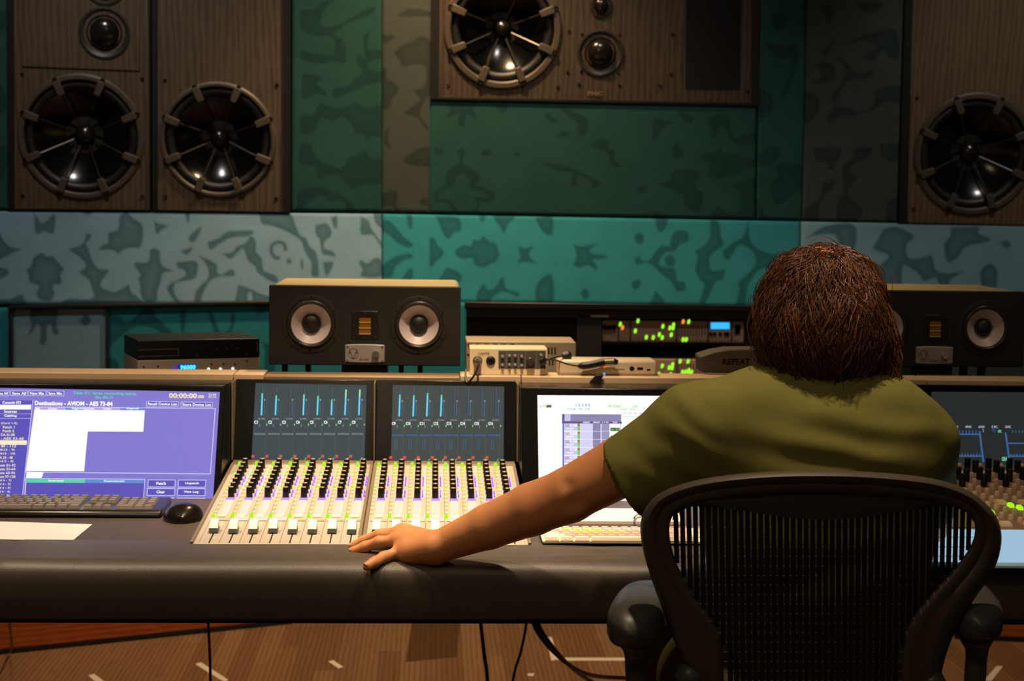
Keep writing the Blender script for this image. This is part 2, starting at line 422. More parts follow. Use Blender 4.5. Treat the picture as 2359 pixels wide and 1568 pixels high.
q = polys(0, 480, 2.621,
  [(205,25),(260,90),(330,30),(322,150),(268,138),(215,150)],
  [(0,150),(25,195),(70,235),(130,245),(60,275),(20,300),(-30,300),(-30,150)],
  [(-30,350),(30,360),(55,385),(25,415),(-30,420)],
  [(255,265),(280,290),(320,290),(345,320),(385,365),(365,395),(370,450),(325,460),(320,490),(330,510),(310,550),(275,560),(235,545),(220,510),(235,480),(225,460),(180,445),(175,400),(160,375),(190,345),(200,300)],
  [(520,150),(550,155),(545,185),(520,210),(535,250),(560,320),(600,365),(660,370),(610,440),(620,480),(690,505),(760,470),(780,455),(790,500),(835,540),(840,585),(405,585),(410,545),(560,545),(555,480),(535,430),(490,395),(480,380),(510,360),(515,330),(470,285),(415,245),(470,230),(510,195)],
  [(-30,550),(60,545),(130,520),(145,545),(150,590),(-30,590)],
  [(800,55),(850,90),(865,130),(850,230),(790,235),(740,250),(715,275),(680,250),(600,250),(620,220),(655,205),(655,150),(710,130),(720,85),(725,45),(760,15)],
  [(930,75),(970,95),(1020,100),(975,130),(945,155)], [(1135,190),(1150,160),(1215,110),(1195,170),(1165,205)], [(1112,15),(1148,15),(1135,90)], [(470,10),(560,10),(530,42)],
  [(905,250),(930,240),(965,255),(965,300),(985,350),(1040,375),(985,390),(970,440),(950,500),(945,555),(880,570),(850,520),(845,460),(835,420),(850,400),(815,350),(820,325),(870,330),(900,310)],
  [(1065,325),(1185,320),(1190,390),(1170,425),(1095,440),(1055,455),(1050,500),(1075,550),(1110,575),(1060,565),(1020,510),(1010,480),(1030,450),(1080,430),(1120,400),(1110,370),(1075,360)],
  [(1090,260),(1140,240),(1165,235),(1130,280)],
  [(1200,285),(1260,310),(1310,340),(1310,385),(1345,400),(1380,370),(1415,375),(1415,405),(1380,410),(1330,410),(1280,430),(1245,470),(1220,530),(1205,575),(1175,570),(1180,510),(1215,460),(1250,430),(1260,380),(1240,330)],
  [(1255,200),(1320,180),(1370,140),(1450,135),(1530,135),(1510,165),(1440,170),(1385,180),(1330,210),(1280,245),(1260,240)],
  [(1340,270),(1400,265),(1430,230),(1480,210),(1515,165),(1545,200),(1545,260),(1580,300),(1590,370),(1625,390),(1670,410),(1670,450),(1600,420),(1550,380),(1540,350),(1495,310),(1470,240),(1430,270),(1390,305)],
  [(1565,25),(1740,25),(1780,90),(1810,160),(1850,180),(1870,230),(1910,270),(1925,400),(1880,405),(1880,330),(1840,260),(1820,200),(1770,160),(1700,125),(1620,100),(1580,90)],
  stroke([(1725,255),(1715,215),(1680,205),(1645,220),(1638,260),(1660,295),(1690,300)], 22),
  [(1730,310),(1750,300),(1760,325),(1735,335)], [(1818,300),(1832,320),(1828,370),(1815,340)],
  [(1905,100),(1970,90),(2000,130),(1995,170),(1960,200),(1960,240),(2010,260),(2025,290),(1985,285),(1945,270),(1930,190),(1905,150)],
  [(2000,60),(2035,45),(2035,120),(2015,110)], [(1950,325),(2015,325),(1975,410),(1960,380)],
  [(2180,50),(2230,80),(2240,120),(2300,200),(2300,230),(2250,160),(2180,155)], [(2250,20),(2320,40),(2320,120),(2270,90)],
  [(2175,310),(2220,330),(2260,300),(2300,310),(2300,410),(2180,410),(2190,370),(2170,340)],
  [(1440,460),(1500,480),(1600,525),(1675,530),(1675,580),(1540,580),(1520,510),(1495,515),(1490,580),(1420,580)])
fabric_panel([(-260, 484), (879, 491.5), (879, 699), (-260, 699)], STRIP, q, F_grey, 'pale blue-grey damask fabric panel')
q = polys(860, 480, 2.359,
  [(40,60),(90,70),(130,110),(170,160),(215,195),(190,210),(130,185),(80,140),(40,120)], [(40,315),(110,265),(190,245),(215,265),(170,280),(120,320),(100,370),(40,370)],
  [(180,35),(210,40),(210,110),(190,100)], [(190,330),(215,330),(205,400),(150,400)], [(305,160),(330,160),(350,200),(380,230),(375,260),(340,290),(320,315),(305,300)],
  [(340,40),(460,50),(475,120),(440,130),(410,165),(380,140),(365,100)], [(400,320),(470,350),(470,400),(355,400)], [(575,35),(615,35),(590,75)], [(640,35),(770,40),(730,90),(710,135),(690,100)],
  [(445,225),(490,200),(530,205),(545,170),(575,175),(600,150),(630,180),(665,190),(680,230),(685,250),(665,290),(640,300),(600,320),(550,305),(540,270),(490,275),(450,255)],
  [(785,205),(825,215),(870,205),(845,245),(860,275),(885,300),(835,290),(785,295),(800,260)], [(880,50),(970,45),(972,140),(930,135),(905,100)], [(880,440),(905,390),(970,360),(975,515),(890,515)],
  [(1090,195),(1140,205),(1215,190),(1180,220),(1190,245),(1270,258),(1250,275),(1190,280),(1215,310),(1210,335),(1170,310),(1120,320),(1085,305),(1105,265)],
  [(1125,460),(1150,435),(1175,465),(1150,495)], [(1420,150),(1450,130),(1470,160),(1455,195),(1425,180)], [(1405,400),(1440,385),(1455,410),(1430,440),(1405,425)],
  [(1530,45),(1600,45),(1590,100),(1560,130),(1540,100)], [(1535,450),(1575,490),(1575,530),(1505,530)],
  [(570,515),(560,470),(600,410),(620,440),(660,430),(705,370),(715,420),(740,445),(790,455),(785,480),(740,460),(690,455),(640,490),(620,525)],
  [(1415,285),(1440,260),(1465,285),(1500,280),(1540,230),(1570,200),(1610,205),(1620,150),(1660,120),(1710,130),(1710,180),(1670,190),(1640,230),(1590,240),(1555,280),(1560,310),(1600,320),(1640,330),(1650,390),(1690,400),(1695,440),(1650,450),(1620,400),(1570,360),(1530,320),(1500,300),(1470,295),(1440,305)],
  [(1585,265),(1620,250),(1640,290),(1620,320),(1590,300)],
  [(1830,60),(1875,70),(1890,150),(1900,200),(1860,230),(1830,260),(1830,330),(1870,340),(1910,330),(1900,380),(1860,400),(1840,440),(1800,520),(1770,510),(1800,420),(1770,380),(1750,330),(1765,260),(1750,230),(1800,200),(1830,150)],
  [(2040,60),(2050,180),(2110,230),(2200,250),(2330,210),(2330,310),(2150,320),(2090,340),(2060,380),(2030,430),(2020,535),(1970,535),(1990,440),(1985,400),(2060,330),(2080,280),(2050,220),(1990,200),(1960,230),(1930,280),(1900,240),(1950,190),(2010,150)])
fabric_panel([(881.5, 491.5), (1844, 509.5), (1841, 706), (881.5, 693)], STRIP, q, F_teal, 'bright teal damask fabric panel')
q = polys(1700, 0, 2.24,
  [(350,1230),(440,1170),(560,1150),(610,1180),(600,1290),(540,1300),(500,1210),(400,1215)],
  [(750,1180),(820,1170),(910,1220),(870,1260),(880,1330),(950,1330),(1000,1320),(1020,1390),(1080,1410),(1165,1400),(1100,1440),(1075,1500),(1050,1490),(1020,1430),(960,1450),(930,1410),(850,1370),(840,1500),(760,1500),(720,1390),(780,1320),(700,1285),(720,1240)],
  [(1100,1170),(1240,1170),(1240,1200),(1300,1230),(1280,1250),(1180,1270),(1130,1330),(1080,1350),(1065,1260),(1095,1220)],
  [(1350,1250),(1385,1240),(1410,1265),(1380,1280)], [(1255,1390),(1300,1360),(1340,1400),(1325,1500),(1270,1500),(1250,1430)])
fabric_panel([(1846.5, 509.5), (2620, 523), (2614, 716), (1843.5, 706)], STRIP, q, F_grey, 'blue-grey damask fabric panel on the right')
q = polys(660, 0, 3.015,
  [(95,70),(200,60),(240,20),(330,-10),(270,60),(240,170),(330,180),(450,120),(560,60),(620,50),(570,110),(430,160),(380,200),(330,240),(400,290),(410,430),(330,430),(300,420),(240,440),(105,410),(105,350),(180,370),(330,375),(320,260),(210,250),(100,200)],
  [(530,260),(575,215),(560,330),(600,350),(680,350),(680,400),(590,420),(570,480),(680,510),(650,570),(560,590),(420,650),(330,675),(330,610),(420,600),(480,540),(530,500),(490,430),(500,380),(545,410)],
  [(110,510),(190,520),(260,545),(210,580),(275,640),(260,665),(200,650),(110,690)],
  [(200,800),(230,720),(330,750),(430,740),(480,710),(560,750),(680,740),(680,950),(600,940),(545,970),(540,930),(480,930),(440,850),(380,810),(320,840),(240,820),(190,910),(130,935),(100,900),(100,810)],
  [(95,1000),(160,1000),(210,1100),(280,1140),(380,1170),(440,1090),(500,1080),(540,1050),(600,1110),(680,1100),(680,1270),(560,1270),(460,1310),(360,1220),(280,1220),(220,1240),(200,1160),(90,1130)],
  [(70,1450),(90,1330),(210,1300),(350,1340),(440,1400),(490,1490),(430,1490),(390,1390),(330,1400),(290,1390),(240,1360),(180,1380),(130,1420),(110,1460)])
fabric_panel([(673, -60), (879, -60), (879, 489), (671.5, 486.5)], UPPER, q, F_teal_u, 'shade-darkened teal damask fabric panel beside the tall speaker')
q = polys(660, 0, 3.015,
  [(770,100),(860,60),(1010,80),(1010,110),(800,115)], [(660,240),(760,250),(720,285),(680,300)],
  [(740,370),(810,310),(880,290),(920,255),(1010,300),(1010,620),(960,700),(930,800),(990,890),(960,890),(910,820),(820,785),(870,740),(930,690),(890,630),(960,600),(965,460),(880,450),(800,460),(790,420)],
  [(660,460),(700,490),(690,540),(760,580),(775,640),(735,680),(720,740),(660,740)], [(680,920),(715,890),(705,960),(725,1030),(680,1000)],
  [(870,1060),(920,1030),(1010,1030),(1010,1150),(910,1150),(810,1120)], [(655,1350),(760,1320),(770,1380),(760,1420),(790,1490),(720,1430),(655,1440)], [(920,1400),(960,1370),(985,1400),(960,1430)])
fabric_panel([(880.5, -60), (993, -60), (988.5, 491), (880.5, 489)], UPPER, q, F_grey_u, 'narrow shade-darkened khaki-grey damask fabric panel')
q = polys(1000, 0, 2.949,
  [(80,680),(290,680),(265,740),(290,800),(240,780),(215,770),(205,850),(180,860),(160,840),(165,770),(120,790),(80,795),(110,750)], [(420,730),(460,700),(510,735),(465,765)],
  [(750,790),(780,770),(830,830),(800,840)], [(850,730),(880,720),(970,770),(1040,810),(1030,910),(980,915),(975,840),(930,800)], [(830,920),(880,890),(920,910),(870,935)],
  [(1065,985),(1130,945),(1180,955),(1190,1010),(1230,1030),(1225,1080),(1260,1120),(1230,1140),(1190,1090),(1180,1040),(1110,1010)], [(1490,805),(1620,830),(1550,870),(1510,930),(1485,970)],
  [(1650,745),(1740,790),(1750,830),(1700,820)], [(1640,960),(1700,1060),(1615,1060)],
  [(1880,790),(1990,780),(2020,900),(2060,940),(2150,900),(2200,930),(2200,970),(2080,985),(2020,950),(1980,870),(1950,860),(1910,925),(1880,910)],
  [(1800,1070),(1870,1030),(1920,1040),(1940,990),(1970,1040),(2060,1050),(2200,1090),(2180,1130),(2080,1170),(2010,1200),(1930,1210),(1870,1190),(1880,1110)],
  [(1520,1250),(1600,1220),(1630,1160),(1740,1150),(1810,1180),(1780,1240),(1790,1290),(1830,1320),(1800,1440),(1700,1380),(1690,1320),(1600,1280)],
  [(2020,1260),(2190,1210),(2200,1370),(2240,1490),(1900,1490),(1930,1400),(1990,1440),(2070,1440),(2080,1320)],
  [(720,1105),(870,1120),(1000,1170),(1100,1220),(1130,1250),(1080,1285),(1060,1230),(970,1190),(970,1260),(930,1260),(940,1180),(850,1160)], [(1375,1280),(1410,1265),(1450,1290),(1420,1315),(1380,1300)],
  [(150,1040),(185,1000),(220,1040),(195,1070),(200,1110),(240,1140),(310,1190),(310,1230),(270,1260),(330,1270),(410,1310),(415,1350),(370,1380),(290,1370),(265,1340),(360,1340),(350,1310),(240,1270),(250,1220),(200,1170),(150,1200),(130,1260),(30,1310),(30,1350),(120,1360),(100,1380),(0,1360),(-10,1310),(70,1260),(90,1160),(170,1110),(175,1070)],
  stroke([(110,1370),(130,1410),(150,1440)], 25), stroke([(290,1360),(300,1400),(270,1450)], 25),
  [(320,1040),(350,1010),(395,1030),(370,1060),(330,1060)], [(545,1045),(565,1025),(585,1045),(565,1065)], [(5,1000),(60,1010),(55,1050),(10,1050)], [(470,1480),(510,1435),(560,1480)], [(1490,1450),(1515,1435),(1545,1490),(1490,1490)])
fabric_panel([(989.5, 231), (1742.5, 244.5), (1741, 506), (989.5, 491.5)], UPPER, q, F_teal_u, 'wide shade-darkened teal damask panel below the middle speaker')
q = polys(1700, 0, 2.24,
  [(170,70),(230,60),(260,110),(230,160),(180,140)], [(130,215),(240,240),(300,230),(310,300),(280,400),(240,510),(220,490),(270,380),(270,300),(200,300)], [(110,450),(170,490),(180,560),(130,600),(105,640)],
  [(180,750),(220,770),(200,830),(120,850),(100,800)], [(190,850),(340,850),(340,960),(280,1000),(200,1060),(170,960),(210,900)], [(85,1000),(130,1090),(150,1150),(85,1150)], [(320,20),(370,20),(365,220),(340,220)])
fabric_panel([(1751.5, -60), (1859.5, -60), (1846, 507.5), (1743.5, 505.5)], UPPER, q, F_teal_u, 'narrow shade-darkened teal damask panel right of the middle speaker')
q = polys(1700, 0, 2.24,
  [(400,40),(495,30),(460,120),(440,60)], [(600,10),(740,10),(720,50),(640,60)], [(430,270),(530,160),(500,210),(460,280),(430,290)],
  [(570,230),(620,190),(780,150),(820,170),(830,300),(770,290),(750,250),(700,310),(640,290),(720,240),(640,210)], [(390,330),(460,320),(500,360),(480,420),(380,430),(440,390)],
  [(510,290),(560,320),(610,380),(690,360),(690,400),(600,410),(550,430),(500,530),(520,550),(590,560),(620,600),(530,600),(460,640),(470,600),(500,540),(480,500),(540,420),(560,370)],
  [(335,470),(400,490),(420,540),(400,600),(335,630)], [(620,590),(700,540),(720,460),(860,450),(860,540),(760,520),(700,570)], [(395,760),(530,760),(510,840),(480,880),(460,840),(400,830)],
  [(610,760),(690,760),(660,820),(590,850),(590,900),(610,920),(570,1000),(630,1060),(640,1100),(600,1150),(520,1150),(515,1030),(550,1000),(540,860),(580,830)], [(730,745),(860,745),(820,830),(760,820)],
  [(440,940),(495,930),(490,970),(450,1010),(420,1070),(410,1150),(335,1150),(350,1080),(420,1020)], [(770,1040),(860,1010),(860,1150),(770,1150)])
fabric_panel([(1861.5, -60), (2085, -60), (2067, 512.5), (1848, 508)], UPPER, q, F_grey_r, 'shade-darkened moss-grey damask panel left of the far speaker')
fabric_panel([(-260, -60), (14, -60), (18, 482.5), (-260, 481)], UPPER, polys(0, 0, 3.136, [(-40,100),(40,90),(30,220),(-40,200)], [(-40,560),(30,640),(50,760),(20,820),(-40,800)], [(-40,1100),(40,1050),(45,1250),(-40,1300)]), F_teal_u, 'shade-darkened teal damask panel at the left edge')
q = polys(0, 480, 2.621, [(185,605),(345,605),(340,700),(355,755),(320,755),(310,710),(285,705),(280,790),(260,825),(240,810),(245,720),(220,700),(200,740),(170,765),(190,700),(180,650)], [(480,680),(515,640),(550,675),(515,710)])
fabric_panel([(29, 708), (242, 706), (244, 960), (30, 960)], LOWER, q, F_grey, 'small pale grey fabric panel in a black frame')
q = polys(0, 480, 2.621,
  [(640,640),(720,650),(760,690),(830,640),(880,580),(920,590),(940,650),(990,700),(1060,780),(1010,800),(960,740),(880,710),(800,720),(720,780),(640,830)], [(1085,610),(1120,620),(1110,750),(1095,740)],
  [(1250,600),(1290,640),(1330,750),(1390,720),(1395,640),(1420,650),(1400,740),(1340,775),(1290,740)], [(1530,590),(1700,570),(1700,640),(1620,620),(1560,640)], [(1580,800),(1630,830),(1655,900),(1655,990),(1600,990),(1600,860)], [(640,900),(700,910),(720,990),(640,990)])
fabric_panel([(249.5, 704), (1074, 697), (1074, 962), (251, 962)], LOWER, q, F_teal, 'teal damask panel behind the disc player')
fabric_panel([(-260, 712), (19, 709), (19, 962), (-260, 962)], LOWER, [], F_teal, 'teal fabric panel left of the black frame')
fabric_panel([(1746, 730), (2620, 735), (2620, 962), (1746, 960)], LOWER, [], F_grey_r, 'dark fabric panel behind the right monitor')

# ---- black trims of the wall
def trim(name, px, Y0, Y1, m=M_black, bevel=0.002):
    """four picture corners TL TR BR BL at depth Y0, going back to Y1"""
    a = [P(x, y, Y0) for x, y in px]
    o = MB().prism(a, (0, Y1 - Y0, 0)).build(name, m, bevel=bevel); tag(o, kind='structure'); return o
trim('trim_1', [(18, 704), (640, 692.5), (640, 700), (18, 712)], 5.41, 5.52)
trim('trim_2', [(19, 708), (28, 708), (29, 960), (19, 960)], 5.415, 5.52)
trim('trim_3', [(242.5, 704), (249, 704), (250.5, 960), (243.5, 960)], 5.415, 5.52)
trim('trim_4', [(1070, 695), (1742, 704), (1742, 717), (1070, 709)], 5.425, 5.52, mat('beam_black', '#0f0d0c', 0.4))
trim('trim_5', [(1070, 709), (1742, 717), (1742, 735), (1070, 730)], 5.44, 5.52, mat('beam_brown', '#241c12', 0.5))
trim('trim_6', [(1330, 726), (1386, 727), (1386, 900), (1328, 900)], 5.44, 5.80, mat('niche_black', '#050404', 0.7))
trim('trim_7', [(1070, 730), (1334, 731), (1332, 900), (1070, 900)], 5.50, 5.54, mat('niche_brown', '#2a2117', 0.7))
a = MB().prism([P(x, y, 5.435) for x, y in [(1361, 725.5), (1402, 726), (1402, 730.5), (1361, 730)]], (0, 0.004, 0)).build('paper_label', mat('tan_label', '#8d7a4c', 0.7))
tag(a, 'small tan label stuck on the black beam above the equipment niche', 'label')

# ---- red wood plinth behind the console, left and right
M_red = wood_mat('red_wood', '#8f4217', '#b9602a', 0.35, 14, 'Z', 6.0, (0.25, 0.25, 1.4))
def plinth(name, a, b):
    a = np.array(a); b = np.array(b); d = (b - a) / np.linalg.norm(b - a); n = np.array([-d[1], d[0], 0]) * 0.05
    m = MB().hexa([a + (0, 0, .012), b + (0, 0, .012), b + n + (0, 0, .012), a + n + (0, 0, .012), a + (0, 0, .42), b + (0, 0, .42), b + n + (0, 0, .42), a + n + (0, 0, .42)])
    o = tag(m.build(name, M_red, bevel=0.004), kind='structure')
    MB().hexa([a - n * .1, b - n * .1, b + n, a + n, a - n * .1 + (0, 0, .012), b - n * .1 + (0, 0, .012), b + n + (0, 0, .012), a + n + (0, 0, .012)]).build('kick_strip', M_black, o)
    return o
A_, B_ = PZ(0, 1507, 0), PZ(672, 1436, 0)
pl_l = plinth('baseboard_left', A_ + (A_ - B_) * 0.9, B_)
C_, D_ = PZ(2200, 1471, 0), PZ(2359, 1478, 0)
pl_r = plinth('baseboard_right', C_, C_ + (D_ - C_) * 9)
d_ = (B_ - A_) / np.linalg.norm(B_ - A_)
g0 = A_ + d_ * 0.42 + np.array([0, 0, .30])
nn = np.array([d_[1], -d_[0], 0]) * 0.006
MB().hexa([g0 + nn, g0 + d_ * .2 + nn, g0 + d_ * .2, g0, g0 + nn + (0, 0, .09), g0 + d_ * .2 + nn + (0, 0, .09), g0 + d_ * .2 + (0, 0, .09), g0 + (0, 0, .09)]).build('vent_slot', M_black, pl_l)

def plate(loops, n, th):
    """flat plate: first loop the outline, the others holes; front face at the loops, thickness th behind"""
    vs = [q for l in loops for q in l]; k0 = len(vs)
    tri = tessellate_polygon([[Vector([float(c) for c in q]) for q in l] for l in loops])
    fs = [tuple(q) for q in tri] + [tuple(i + k0 for i in q)[::-1] for q in tri]; b0 = 0
    for l in loops:
        k = len(l); fs += [(b0 + i, b0 + (i + 1) % k, k0 + b0 + (i + 1) % k, k0 + b0 + i) for i in range(k)]; b0 += k
    return MB().add(vs + [np.array(q) - np.array(n) * th for q in vs], fs)
def circle(c, r, axis, k=48):
    u, v, _ = frame_of(axis); return [np.array(c) + r * (math.cos(a) * u + math.sin(a) * v) for a in np.linspace(0, 2 * math.pi, k + 1)[:-1]]

# ================================================================== WALL LOUDSPEAKERS
M_baff = wood_mat('ash_veneer_dark', '#3e3226', '#574838', 0.5, 16, 'X', 7.0, (1, 1, 0.10))
M_baff2 = wood_mat('brown_veneer_dark', '#31281f', '#4a3d30', 0.45, 16, 'X', 7.0, (1, 1, 0.10))
M_basket = mat('cast_basket_grey', '#4a4035', 0.5, 0.1)
M_cone = mat('woven_cone_black', '#060505', 0.16, 0.0, spec=0.3)
M_roll = mat('rubber_surround', '#15120f', 0.5)
M_wire = mat('cone_rib', '#2e2920', 0.35, 0.4)
M_domes = mat('dome_soft_black', '#15120d', 0.2)
M_ring = mat('mid_ring_dark', '#231f19', 0.5)
UN = UPPER[1]                                  # the baffles lie in the plane of the upper wall
def upx(x, y, out=0.0): return PL(x, y, UPPER) + UN * out
def pxm(): return FPX / 5.47                   # pixels for each metre at the upper wall
def woofer(parent, cx, cy, rout, rin):
    c = upx(cx, cy, 0.0); ro, ri = rout / pxm(), rin / pxm()
    w = MB().ring(c, UN, [(ri, -0.02), (ro, -0.02), (ro, 0.003), (ro - .006, 0.008), (ri + .004, 0.008), (ri, 0.004)], 64).build('woofer', M_basket, parent, smooth=35)
    u, v, _ = frame_of(UN)
    MB().ring(c, UN, [(ri - .03, -0.03), (ri + .004, -0.02), (ri - .003, -0.006), (ri - .013, 0.0), (ri - .024, -0.006), (ri - .028, -.012)], 64).build('surround', M_roll, w, smooth=60)
    MB().lathe(c, UN, [(ri - .026, -0.012), (ri * .7, -0.035), (ri * .35, -0.06), (ri * .2, -0.07)], 64, cap=False).build('cone', M_cone, w, smooth=70, fix=False)
    hub = MB().lathe(c, UN, [(ri * .2, -0.072), (ri * .19, -0.058), (ri * .13, -0.045), (ri * .05, -0.038), (0, -0.037)], 24).build('dust_cap', M_domes, w, smooth=60)
    for k in range(8):
        a = math.radians(22.5 + 45 * k); r = math.cos(a) * u + math.sin(a) * v; t = -math.sin(a) * u + math.cos(a) * v
        p0 = c + UN * 0.009
        q = [p0 + r * (ri + .010) - t * .012, p0 + r * (ri + .010) + t * .012, p0 + r * (ri - .036) + t * .010, p0 + r * (ri - .036) - t * .010]
        MB().prism([x - UN * .014 for x in q], UN * 0.018).build('clamp_tab', M_basket, w, bevel=0.002)
        MB().tube([c + r * (ri - .036) - UN * 0.002, c + r * (ri * .2) - UN * 0.05], 0.0026, 6).build('rib', M_wire, w)
        MB().lathe(c + r * ((ro + ri) / 2 + .004) + UN * .004, UN, [(.0075, 0), (.0075, .007), (.004, .008), (0, .006)], 10).build('screw', M_screw, w)
    return w
def dome(parent, cx, cy, rout, rdome, name='midrange_dome', out=0.0):
    c = upx(cx, cy, out); ro, rd = rout / pxm(), rdome / pxm()
    d = MB().ring(c, UN, [(rd + .004, -.01), (ro, -.01), (ro, .004), (ro - .006, .005), (rd + .010, -.004)], 48).build(name, M_ring, parent, smooth=35)
    MB().lathe(c, UN, [(rd + .006, -.006)] + [(rd * math.cos(t), rd * .62 * math.sin(t)) for t in np.linspace(0, math.pi / 2 - .001, 10)], 40).build('dome', M_domes, d, smooth=70)
    MB().ring(c, UN, [(rd + .004, -.006), (rd + .010, -.006), (rd + .009, .002), (rd + .005, .002)], 48).build('dome_ring', M_screw, d, smooth=50)
    return d
def screws(parent, pts, r=0.006):
    for x, y in pts: MB().lathe(upx(x, y, 0.0005), UN, [(r, 0), (r, .002), (r * .5, .003), (0, .001)], 10).build('screw', M_screw, parent)
def wall_speaker(label, outer, inner, m, holes):
    """outer: picture corners of the black reveal, inner: corners of the wooden front, holes: (x, y, radius) of the woofers"""
    t = thing('wall_speaker', label, 'loudspeaker', upx(*outer[3], -0.2), 'loudspeakers built into the front wall')
    ou = [upx(x, y, 0.006) for x, y in outer]; iu = [upx(x, y, 0.006) for x, y in inner]
    mb = MB()
    for k in range(4):
        a, b, c, d = ou[k], ou[(k + 1) % 4], iu[(k + 1) % 4], iu[k]
        mb.prism([a, b, c, d], -UN * 0.12)
    mb.build('reveal_frame', M_black, t)
    MB().prism([upx(x, y, -0.11) for x, y in outer], -UN * 0.005).build('back_plate', M_black, t)
    loops = [[upx(x, y, 0.0) for x, y in inner]] + [circle(upx(hx, hy), hr / pxm() + .004, UN) for hx, hy, hr in holes]
    plate(loops, UN, .025).build('front_baffle', m, t)
    return t
s1 = wall_speaker('tall wooden wall speaker with a dome above its woofer at the far left', [(15, -80), (346.5, -80), (348, 484), (19, 482)], [(32, -80), (341, -80), (344.5, 482), (34.5, 480)], M_baff, [(187, 315, 128)])
C1 = crop(0, 0, 3.136)
MB().prism([upx(*C1(x, y), 0.005) for x, y in [(165, -300), (1012, -300), (1012, 512), (165, 480)]], -UN * 0.008).build('mid_plate', M_baff, s1, bevel=0.002)
dome(s1, 241, 75, 58, 33, out=.005); dome(s1, 243, -38, 48, 30, 'tweeter_dome', .005); woofer(s1, 187, 315, 143, 128)
screws(s1, [C1(*p) for p in [(185, 40), (995, 88), (608, 77), (897, 95), (185, 365), (997, 403), (610, 375), (897, 390), (278, 460), (600, 475), (912, 490), (160, 535), (1028, 572), (165, 1412), (1030, 1420)]])
s2 = wall_speaker('tall wooden wall speaker with a single woofer, second from the left', [(350, -80), (670, -80), (669, 488.5), (352, 484.5)], [(362, -80), (653, -80), (652, 486.5), (363.5, 482.5)], M_baff, [(502, 322, 120)])
woofer(s2, 502, 322, 132, 120)
screws(s2, [C1(*p) for p in [(1192, 580), (2000, 615), (1195, 1420), (1995, 1435)]])
s3 = wall_speaker('wide dark wooden wall speaker with woofer, dome and black port above the middle panel', [(993.5, -80), (1751, -80), (1746, 243), (991, 228)], [(1013, -80), (1732, -80), (1731, 237), (1011, 223.5)], M_baff2, [(1158, 68, 117)])
woofer(s3, 1158, 68, 134, 117); dome(s3, 1383, 122, 53, 29); dome(s3, 1385, 14, 26, 17, 'tweeter_dome')
MB().prism([upx(x, y, 0.0006) for x, y in [(1582, -80), (1709, -80), (1704, 206), (1578, 204)]], UN * 0.0015).build('bass_port', mat('port_foam', '#070606', 0.95), s3)
C3 = crop(1000, 0, 2.949)
screws(s3, [C3(*p) for p in [(97, 577), (842, 592), (917, 212), (1005, 232), (1258, 232), (1620, 232), (908, 490), (1000, 485), (1253, 490), (1610, 503), (985, 572), (1260, 578), (1535, 580), (2130, 622)]], 0.005)
u = UI(UPPER, lambda x, y: (x, y), 0.004)
u.text('PMC', 1353, 210, 1388, 219.5, mat('silver_letters', '#c9b48a', 0.3, 0.8), 1, 0.03, 0.01).finish('logo', s3)
s4 = wall_speaker('tall light wooden wall speaker with one woofer at the far right', [(2086.5, -80), (2560, -80), (2560, 522), (2068.5, 513)], [(2104, -80), (2460, -80), (2460, 519), (2089, 511.5)], wood_mat('honey_veneer', '#4c3d2b', '#66543e', 0.5, 18, 'X', 5.0, (1, 1, 0.08)), [(2245, 355, 127)])
woofer(s4, 2245, 355, 143, 127)
C4 = crop(1700, 0, 2.24)
screws(s4, [C4(*p) for p in [(925, 505), (905, 1080)]])

# ================================================================== MIXING CONSOLE
DESK = 0.748
M_leather = mat('black_leather', '#4e453b', 0.48, var=0.15, bump=0.25, bscale=700, spec=0.6)
M_desk = mat('dark_leather_desk', '#4e433c', 0.55, spec=0.3, var=0.1, bump=0.1, bscale=600)
M_panel = mat('champagne_metal', '#bcb0a0', 0.45, 0.1, var=0.05, scale=200)
M_panel2 = mat('champagne_metal_dark', '#8f7f66', 0.4, 0.3, var=0.05)
M_ledge = mat('tan_metal_ledge', '#c8ab88', 0.5, 0.05, var=0.06)
console = thing('mixing_console', 'long studio mixing console with padded black armrest, faders and built-in screens', 'mixing console', (0.2, 3.6, 0.0))
CX0, CX1 = -1.9, 2.3
# padded armrest
prof = spline([(3.19, .750), (3.15, .7525), (3.08, .7535), (3.03, .7525), (3.008, .7495), (2.993, .741), (2.986, .726), (2.984, .700), (2.985, .672), (2.989, .655), (3.003, .647), (3.03, .645)], 4)
prof = [(p[0], p[1]) for p in prof] + [(3.19, .644)]
xs = np.linspace(CX0, CX1, 260)
secs = []
for x in xs:
    sec = []
    for (Y, Z) in prof:
        n1 = mnoise.noise(Vector((x * 5, Y * 30, 2.0))) * 0.0016
        crease = 0.0
        if Z > .745 and 3.03 < Y < 3.16 and x > 0.18:       # loose leather folds right of the hand
            crease = 0.0045 * math.sin((Y - 3.03 + 0.012 * math.sin(x * 9)) * 95) * min(1, (x - 0.18) * 8) * (1 if x < 0.75 else 0.4)
        seam = -0.004 if (abs(x + 0.76) < 0.008 or abs(x - 0.415) < 0.006) else 0
        sec.append((x, Y - (n1 + seam) * (1 if Y < 3.02 else 0), Z + (n1 + crease + seam) * (1 if Z > .70 else 0)))
    secs.append(sec)
MB().loft(secs).build('armrest', M_leather, console, smooth=60)
MB().box(CX0, CX1, 3.01, 3.19, 0.640, 0.6445).build('armrest_base', M_dark, console)
